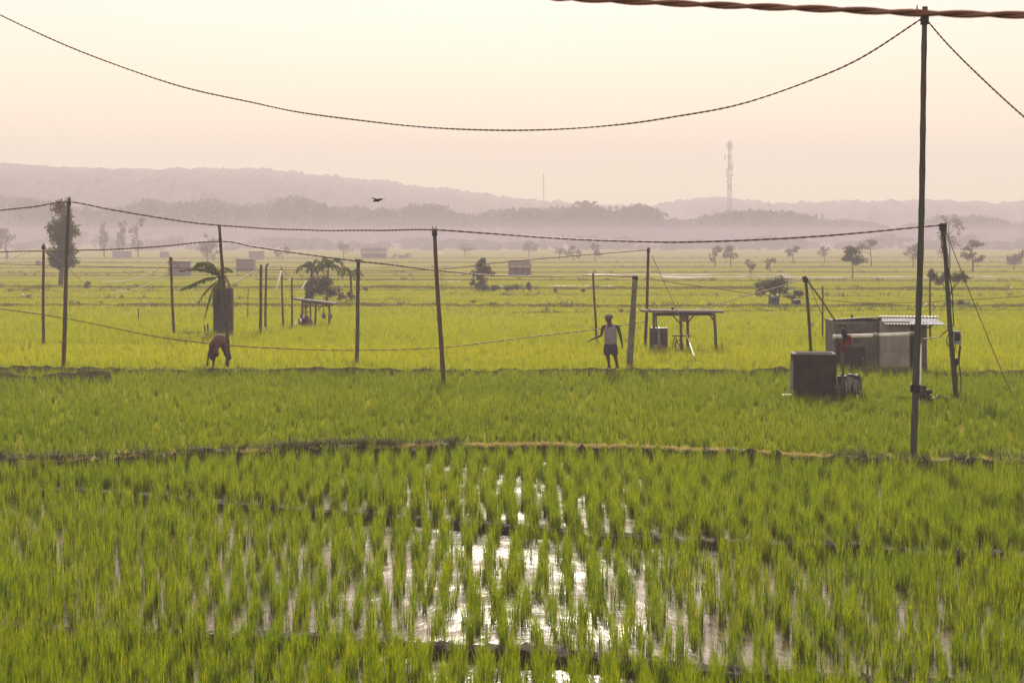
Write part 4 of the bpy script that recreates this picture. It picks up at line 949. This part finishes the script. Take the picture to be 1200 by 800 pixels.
MB().box((.16, 0, .42), (.2, .26, .18), bev=.04).build('fuel_tank', M['rust'], en); MB().tube([(.25, -.1, .2), (.25, .12, .2)], .19, 14).build('flywheel', M['rust'], en)
MB().tube([(-.33, -.1, 0), (-.33, -.1, .2)], .055, 8).build('can', M['white'], en); MB().tube([(-.09, -.24, .22), (-.09, -.24, .4)], .045, 8).build('can', M['white'], en)
for x in (-.14, .14): MB().box((x, 0, .03), (.06, .5, .07)).build('skid', M['timber'], en)

# dark sheeted booth beside the banana plant
bo = empty('sheeted_booth', at(261, 393), 'tall narrow booth wrapped in dark sheeting beside the banana plant', 'booth'); k = at(261, 393).y / F
for i in range(5):
    x0 = -10 * k + i * 4 * k; h_ = (54.5 - .4 * i + (.5 if i % 2 else 0)) * k
    MB().box((x0 + 2 * k + .0, 0, h_ / 2 - .03), (4 * k - .008, .025 + .012 * (i % 2), h_)).build('panel', M['tarp'], bo)
for x in (-10.2 * k, 10.2 * k): MB().box((x, .32, 1.0), (.03, .66, 1.96)).build('side_panel', M['tarp'], bo)
MB().box((0, .66, .99), (20 * k, .03, 1.94)).build('back_panel', M['tarp'], bo)
for x in (-10.2 * k, 10.2 * k): MB().tube([(x, -.03, -.1), (x * (1.02 if x > 0 else 1), -.03, 2.0)], .03, 6).build('post', M['bamboo'], bo)

# ------------------------------------------------------------------ far sheds and huts
def farhut(px, base, w_, h_, label, kind='box', name='field_hut', wall='hut', roof='rust', roofh=2.5):
    p = at(px, base); k = p.y / F; root = empty(name, p, label, 'hut'); W, Hh = w_ * k, h_ * k
    if kind == 'box':
        MB().box((0, .9, Hh * .43), (W * .94, 1.8, Hh * .9)).build('wall', M[wall], root)
        MB().box((0, .9, Hh * .93), (W, 2.1, Hh * .12), taper=.96).build('roof', M[roof], root)
    else:
        n = 6 if kind == 'long' else 4
        for i in range(n): MB().tube([(-W * .44 + W * .88 * i / (n - 1), 0, -.1), (-W * .44 + W * .88 * i / (n - 1), 0, Hh * .66)], .06, 6).build('post', M['timber'], root)
        MB().box((0, 1.2, Hh * .28), (W * .86, .1, Hh * .5)).build('wall', M[wall], root)
        a = Hh * .62; b = Hh; V = [(-W / 2, -.4, a), (W / 2, -.4, a), (W / 2, 2.2, a), (-W / 2, 2.2, a), (-W * .42, .9, b), (W * .42, .9, b)]
        MB().add(V, [[0, 1, 5, 4], [2, 3, 4, 5], [1, 2, 5], [3, 0, 4], [3, 2, 1, 0]]).build('roof', M[roof], root)
    return root
farhut(287, 318, 22, 15, 'small grey box hut between the banana plant and twin poles')
farhut(209, 323.5, 25, 18, 'grey box hut right behind the banana leaf')
farhut(609, 323, 28, 18, 'thatched open hut on posts beyond the cone shaped tree', 'open', roof='thatch')
farhut(438, 303, 33, 12.5, 'long low shed with a row of posts in the haze', 'long')
farhut(142, 303, 22, 9, 'low grey hut at the foot of the slim column trees')
farhut(192, 302, 10, 7, 'tiny hut right of the slim column trees')
farhut(300, 304, 18, 10, 'low pale hut behind the small grey box hut')
farhut(516, 299, 7, 3.2, 'tiny white roofed shed right of the pronged pole', roof='white', wall='white')
farhut(1190, 310, 16, 9, 'faint grey hut at the right edge')
farhut(909, 360, 9, 13, 'small dark shack under the spreading bushy tree', wall='tarp')
farhut(935, 359, 7, 8, 'tiny shack under the small bush tree', wall='tarp')

# ------------------------------------------------------------------ lattice mast and thin mast
tp = up(855, 255, 1200.0); kk = 1200.0 / F
tw = empty('radio_mast', Vector((tp.x, 1200.0, 0)), 'tall red and white lattice mast above the woods', 'mast')
zt = H + (HOR - 166) * kk
sec = 10
for s in range(sec):
    z0, z1 = zt * s / sec, zt * (s + 1) / sec; w0, w1 = 1.25 - .7 * s / sec, 1.25 - .7 * (s + 1) / sec; m = MB()
    for a in range(4):
        c = [(1, 1), (-1, 1), (-1, -1), (1, -1)][a]; c2 = [(1, 1), (-1, 1), (-1, -1), (1, -1)][(a + 1) % 4]
        m.tube([(c[0] * w0, c[1] * w0, z0), (c[0] * w1, c[1] * w1, z1)], .22, 4)
        m.tube([(c[0] * w0, c[1] * w0, z0), (c2[0] * w1, c2[1] * w1, z1)], .15, 4); m.tube([(c2[0] * w0, c2[1] * w0, z0), (c[0] * w1, c[1] * w1, z1)], .15, 4)
        m.tube([(c[0] * w1, c[1] * w1, z1), (c2[0] * w1, c2[1] * w1, z1)], .15, 4)
    m.build('lattice_section', M['tower_red'] if s % 2 else M['tower_white'], tw)
for (x, y, zz, h_) in [(-1.5, -.5, zt - 2, 3.6), (1.4, -.6, zt - 2.2, 3.6), (.2, -1.4, zt - 2, 3.2), (-2.4, 0, zt - 8.5, 3), (1.6, -.3, zt - 14, 3), (-1.6, -.4, zt - 17, 5)]:
    MB().box((x, y, zz), (.55, .4, h_), bev=.1).build('antenna_panel', M['tower_white'] if h_ > 3.3 else M['metal'], tw)
for (x, zz, r) in [(1.3, zt - 18, .8), (-1.2, zt - 22, .7), (.6, zt - 9, .7)]:
    MB().tube([(x, -.9, zz), (x, -1.2, zz)], r, 14).build('dish', M['tower_white'], tw)
MB().tube([(0, 0, zt), (0, 0, zt + 1.2)], .08, 5).build('lightning_rod', M['metal'], tw)
tp = up(637, 240, 1330.0)
m = MB(); zt2 = H + (HOR - 203) * 1330 / F
for a in range(3): m.tube([(math.cos(a * 2.1) * .35, math.sin(a * 2.1) * .35, 0), (math.cos(a * 2.1) * .2, math.sin(a * 2.1) * .2, zt2)], .1, 4)
for i in range(16):
    z = zt2 * i / 16; m.tube([(.33, 0, z), (-.2, .3, z + zt2 / 16)], .07, 4); m.tube([(-.2, .3, z), (-.16, -.28, z + zt2 / 16)], .07, 4)
o = m.build('radio_mast', M['metal']); o.location = (tp.x, 1330.0, 0); tag(o, 'very thin faint mast left of the red and white mast', 'mast')
m = MB(); zt3 = H + (HOR - 188) * 1230 / F
m.tube([(0, 0, 0), (0, 0, zt3 - .4)], .12, 5); o = m.build('radio_mast', M['metal']); o.location = ((118 - 600) * 1230 / F, 1190, 0); o.scale = (1, 1, .86)
tag(o, 'barely visible thin mast on the left hill', 'mast')

# ------------------------------------------------------------------ bird
bpnt = up(443, 235, 66)
bird = empty('bird', bpnt, 'dark bird in flight with raised wings above the fields', 'bird')
MB().tube([(-.15, 0, -.03), (-.09, 0, 0), (0, 0, .01), (.07, 0, .035), (.11, 0, .04), (.15, 0, .035)], [.012, .035, .05, .035, .03, .004], 8).build('body', M['black'], bird)
for s in (-1, 1):
    V = [(-.05, s * .02, .02), (.06, s * .02, .02), (.05, s * .12 + s * .0, .07), (-.08, s * .12, .06), (.04 + s * .09, s * .22, .08), (-.03 + s * .12, s * .24, .075)]
    if s < 0: V = [(-.05, -.02, .02), (.05, -.02, .02), (-.06, -.1, .06), (-.12, -.08, .05), (-.2, -.16, .085), (-.17, -.12, .07)]
    else: V = [(-.05, .02, .02), (.06, .02, .02), (.13, .1, .06), (.06, .12, .05), (.24, .16, .08), (.16, .18, .07)]
    V2 = [(x, y, z - .012) for x, y, z in V]
    MB().add(V + V2, [[0, 1, 2, 3], [3, 2, 4, 5], [9, 8, 7, 6], [11, 10, 8, 9], [0, 3, 9, 6], [1, 7, 8, 2], [3, 5, 11, 9], [2, 8, 10, 4], [4, 10, 11, 5]], True).build('wing', M['black'], bird)
MB().add([(-.13, -.01, -.03), (-.13, .01, -.03), (-.24, .05, -.05), (-.24, -.05, -.05)], [[0, 1, 2, 3]]).build('tail', M['black'], bird)

# ------------------------------------------------------------------ people
def skinned(name, verts, edges, rad, mat, parent, sub=2, root_i=0):
    me = bpy.data.meshes.new(name); me.from_pydata([tuple(v) for v in verts], edges, [])
    o = bpy.data.objects.new(name, me); COL.objects.link(o)
    sk = o.modifiers.new('skin', 'SKIN'); sk.use_smooth_shade = True; sk.branch_smoothing = .4
    if not me.skin_vertices:
        bpy.context.view_layer.objects.active = o; bpy.ops.mesh.customdata_skin_add()
    for i, r in enumerate(rad):
        s = me.skin_vertices[0].data[i]; s.radius = r if hasattr(r, '__len__') else (r, r); s.use_root = (i == root_i)
    ss = o.modifiers.new('sub', 'SUBSURF'); ss.levels = sub; ss.render_levels = sub
    dg = bpy.context.evaluated_depsgraph_get(); dg.update()
    m2 = bpy.data.meshes.new_from_object(o.evaluated_get(dg)); m2.name = name
    bpy.data.objects.remove(o)
    m2.materials.clear(); m2.materials.append(mat)
    m2.polygons.foreach_set('use_smooth', [True] * len(m2.polygons))
    n = bpy.data.objects.new(name, m2); COL.objects.link(n); n.parent = parent; return n
class Skel:
    def __init__(s): s.v, s.e, s.r = [], [], []
    def j(s, p, r, par=None):
        s.v.append(Vector(p)); s.r.append(r); i = len(s.v) - 1
        if par is not None: s.e.append((par, i))
        return i
    def hand(s, wrist, d, nrm, spread):
        """palm and five bent fingers; d = along the hand, nrm = palm normal, spread = across"""
        w = s.v[wrist]; d, nrm, spread = Vector(d).normalized(), Vector(nrm).normalized(), Vector(spread).normalized()
        palm = s.j(w + d * .05, (.034, .02), wrist); kn = s.j(w + d * .085, (.036, .016), palm)
        for f_, L in ((-.030, .062), (-.010, .074), (.010, .07), (.029, .055)):
            a = s.j(s.v[kn] + spread * f_ + d * .012, .009, kn); b = s.j(s.v[a] + d * L * .5 + nrm * .008, .0085, a); s.j(s.v[b] + d * L * .4 + nrm * .024, .0075, b)
        t = s.j(s.v[palm] - spread * .04 + d * .005 + nrm * .01, .0105, palm); t = s.j(s.v[t] - spread * .012 + d * .03 + nrm * .012, .0095, t); s.j(s.v[t] + d * .022 + nrm * .008, .008, t)
mp = at(715.5, 432.5, .24); man = empty('person', mp, 'standing man in a cap, grey vest and dark shorts', 'person'); man.scale = (1.2, 1.15, 1.0)
S = Skel(); p0 = S.j((0, 0, .80), (.125, .10)); w1 = S.j((0, 0, .95), (.125, .09), p0); c1 = S.j((.0, 0, 1.12), (.15, .095), w1); c2 = S.j((.0, .0, 1.27), (.13, .08), c1); nk = S.j((-.02, 0, 1.37), .05, c2)
hd0 = S.j((-.04, 0, 1.43), (.066, .075), nk); hd1 = S.j((-.045, 0, 1.51), (.096, .09), hd0); hd2 = S.j((-.035, 0, 1.585), (.07, .07), hd1)
S.j((-.14, -.015, 1.485), (.012, .014), hd1)                      # nose, turned to the left
for sd in (-1, 1): S.j((-.03, sd * .092, 1.49), (.015, .022), hd1)   # ears
for sd, el, wr in ((-1, (-.225, -.02, 1.01), (-.46, -.06, .895)), (1, (.245, 0, .99), (.285, -.02, .755))):
    sh_ = S.j((sd * .175, 0, 1.285), .058, c2); ua = S.j((sd * .205, -.005, 1.16), .046, sh_); e = S.j(el, .040, ua); fa = S.j(Vector(el).lerp(Vector(wr), .4), .038, e); wv = S.j(wr, .026, fa)
    S.hand(wv, Vector(wr) - Vector(el) + Vector((0, 0, -.02)), (0, 0, -1) if sd < 0 else (-1, 0, 0), (0, -1, 0))
for hx, kn_, an in ((-.085, (-.075, -.03, .44), (-.03, .0, .085)), (.085, (.105, -.02, .44), (.17, .02, .085))):
    th = S.j((hx, 0, .72), .085, p0); kn1 = S.j(kn_, .056, th); ca = S.j(Vector(kn_).lerp(Vector(an), .35) + Vector((0, .02, 0)), .05, kn1); a_ = S.j(an, .033, ca); S.j((an[0] + .02, an[1] + .035, .03), .03, a_); ft = S.j((an[0] - .05, an[1] - .07, .035), (.038, .025), a_); S.j((an[0] - .08, an[1] - .13, .025), (.036, .018), ft)
skinned('body', S.v, S.e, S.r, M['skin'], man)
V = Skel(); a = V.j((0, 0, .70), (.150, .125)); b0 = V.j((0, 0, .82), (.152, .12), a); b = V.j((0, 0, .95), (.148, .112), b0); c = V.j((0, 0, 1.13), (.168, .115), b); d = V.j((0, 0, 1.285), (.11, .085), c)
for sd in (-1, 1): V.j((sd * .125, 0, 1.29), (.06, .07), d)
skinned('vest', V.v, V.e, [(a * 1.12, b * 1.12) for a, b in V.r], M['vest'], man)
V = Skel(); a0 = V.j((0, 0, .90), (.125, .105)); a = V.j((0, 0, .79), (.140, .115), a0)
for hx, kx in ((-.09, -.085), (.09, .1)):
    b = V.j((hx, 0, .68), (.108, .11), a); c = V.j(((hx + kx) / 2, -.01, .54), (.1, .105), b); V.j((kx, -.015, .38), (.098, .1), c)
skinned('shorts', V.v, V.e, V.r, M['shorts'], man)
m = MB(); m.ball((-.04, 0, 1.56), (.108, .104, .08), 14, 8); m.build('cap', M['cap'], man)
MB().box((-.155, -.01, 1.545), (.12, .13, .014), Matrix.Rotation(R(-10), 3, 'Y'), bev=.04).build('cap_brim', M['shorts'], man)
for y in (-.035, .03): MB().ball((-.118, y, 1.515), (.008, .011, .008), 8, 6).build('eye', M['white'], man)
MB().tube([(-.118, -.03, 1.448), (-.124, 0, 1.446), (-.116, .03, 1.448)], .007, 5).build('lips', M['shirt'], man)

bp2 = at(257.5, 430.5, .24); bend = empty('person', bp2, 'person in a red brown shirt stooping low over the rice', 'person'); bend.scale = (1.02, 1.1, 1.02)
S = Skel(); p0 = S.j((.01, .12, .84), (.13, .12)); w1 = S.j((.01, -.06, .87), (.12, .1), p0); c1 = S.j((.0, -.25, .80), (.15, .1), w1); c2 = S.j((-.01, -.39, .70), (.13, .08), c1); nk = S.j((-.02, -.48, .59), .05, c2)
hd0 = S.j((-.03, -.51, .52), (.066, .07), nk); hd1 = S.j((-.04, -.52, .45), (.08, .082), hd0); S.j((-.05, -.50, .375), (.055, .06), hd1)
S.j((-.04, -.62, .46), .012, hd1)
for sd in (-1, 1): S.j((-.04 + sd * .09, -.5, .46), (.015, .02), hd1)
for sd, el, wr in ((-1, (-.25, -.42, .46), (-.29, -.46, .22)), (1, (.27, -.42, .47), (.27, -.48, .23))):
    sh_ = S.j((sd * .18, -.37, .70), .058, c2); ua = S.j(Vector((sd * .18, -.37, .70)).lerp(Vector(el), .5), .046, sh_); e = S.j(el, .04, ua); wv = S.j(wr, .027, e); S.hand(wv, Vector(wr) - Vector(el), (0, 1, 0), (sd, 0, 0))
for hx, kn_, an in ((-.1, (-.17, .02, .45), (-.2, .08, .08)), (.1, (.18, .02, .45), (.24, .08, .08))):
    th = S.j((hx, .1, .74), .085, p0); kn1 = S.j(kn_, .058, th); ca = S.j(Vector(kn_).lerp(Vector(an), .35), .05, kn1); a_ = S.j(an, .035, ca); ft = S.j((an[0], an[1] - .08, .035), (.04, .026), a_); S.j((an[0], an[1] - .15, .025), (.036, .018), ft)
skinned('body', S.v, S.e, S.r, M['skin'], bend)
V = Skel(); a = V.j((.01, .06, .86), (.16, .125)); b = V.j((.01, -.1, .88), (.16, .115), a); c = V.j((0, -.27, .80), (.185, .125), b); d = V.j((0, -.40, .68), (.15, .1), c)
for sd in (-1, 1): e = V.j((sd * .18, -.37, .70), (.08, .08), d); V.j((sd * .235, -.4, .58), (.065, .07), e)
skinned('shirt', V.v, V.e, [(a * 1.25, b * 1.2) for a, b in V.r], M['shirt'], bend)
V = Skel(); a = V.j((.01, .14, .82), (.15, .13))
for hx, kx, ax in ((-.1, -.19, -.235), (.1, .2, .28)):
    b = V.j((hx, .1, .70), (.105, .11), a); c = V.j((kx, .03, .45), (.085, .09), b); V.j((ax, .07, .2), (.075, .08), c)
skinned('trousers', V.v, V.e, [(a * 1.2, b * 1.2) for a, b in V.r], M['shorts'], bend)
MB().ball((-.05, -.47, .42), (.092, .09, .09), 12, 8).build('hair', M['hair'], bend)
for x in (-.07, -.01): MB().ball((x, -.592, .48), (.009, .006, .005), 8, 6).build('eye', M['hair'], bend)

# ------------------------------------------------------------------ haze
def haze():
    x0, x1, y0, y1, z0, z1 = -880, 880, -60, 1620, -1.6, 66
    o = MB().box(((x0 + x1) / 2, (y0 + y1) / 2, (z0 + z1) / 2), (x1 - x0, y1 - y0, z1 - z0)).build('haze', None)
    m = bpy.data.materials.new('haze'); m.use_nodes = True; n = m.node_tree; n.nodes.clear()
    out = n.nodes.new('ShaderNodeOutputMaterial'); v = n.nodes.new('ShaderNodeVolumePrincipled')
    v.inputs['Color'].default_value = (0.63, 0.575, 0.695, 1); v.inputs['Density'].default_value = HAZE_DENSITY; v.inputs['Anisotropy'].default_value = 0.0
    n.links.new(v.outputs[0], out.inputs['Volume']); o.data.materials.append(m)
    return tag(o, 'pale mauve haze over the fields', 'haze', kind='stuff')
haze()
def mist():
    # thin ground mist lying over the far fields up to the woods
    o = MB().box((0, 640, 2.9), (1700, 860, 6.8)).build('mist', None)
    m = bpy.data.materials.new('mist'); m.use_nodes = True; n = m.node_tree; n.nodes.clear()
    out = n.nodes.new('ShaderNodeOutputMaterial'); v = n.nodes.new('ShaderNodeVolumePrincipled')
    v.inputs['Color'].default_value = (0.53, 0.47, 0.62, 1); v.inputs['Density'].default_value = 0.0012; v.inputs['Anisotropy'].default_value = 0.0
    n.links.new(v.outputs[0], out.inputs['Volume']); o.data.materials.append(m)
    tag(o, 'thin lilac mist lying on the far fields before the woods', 'mist', kind='stuff')
mist()
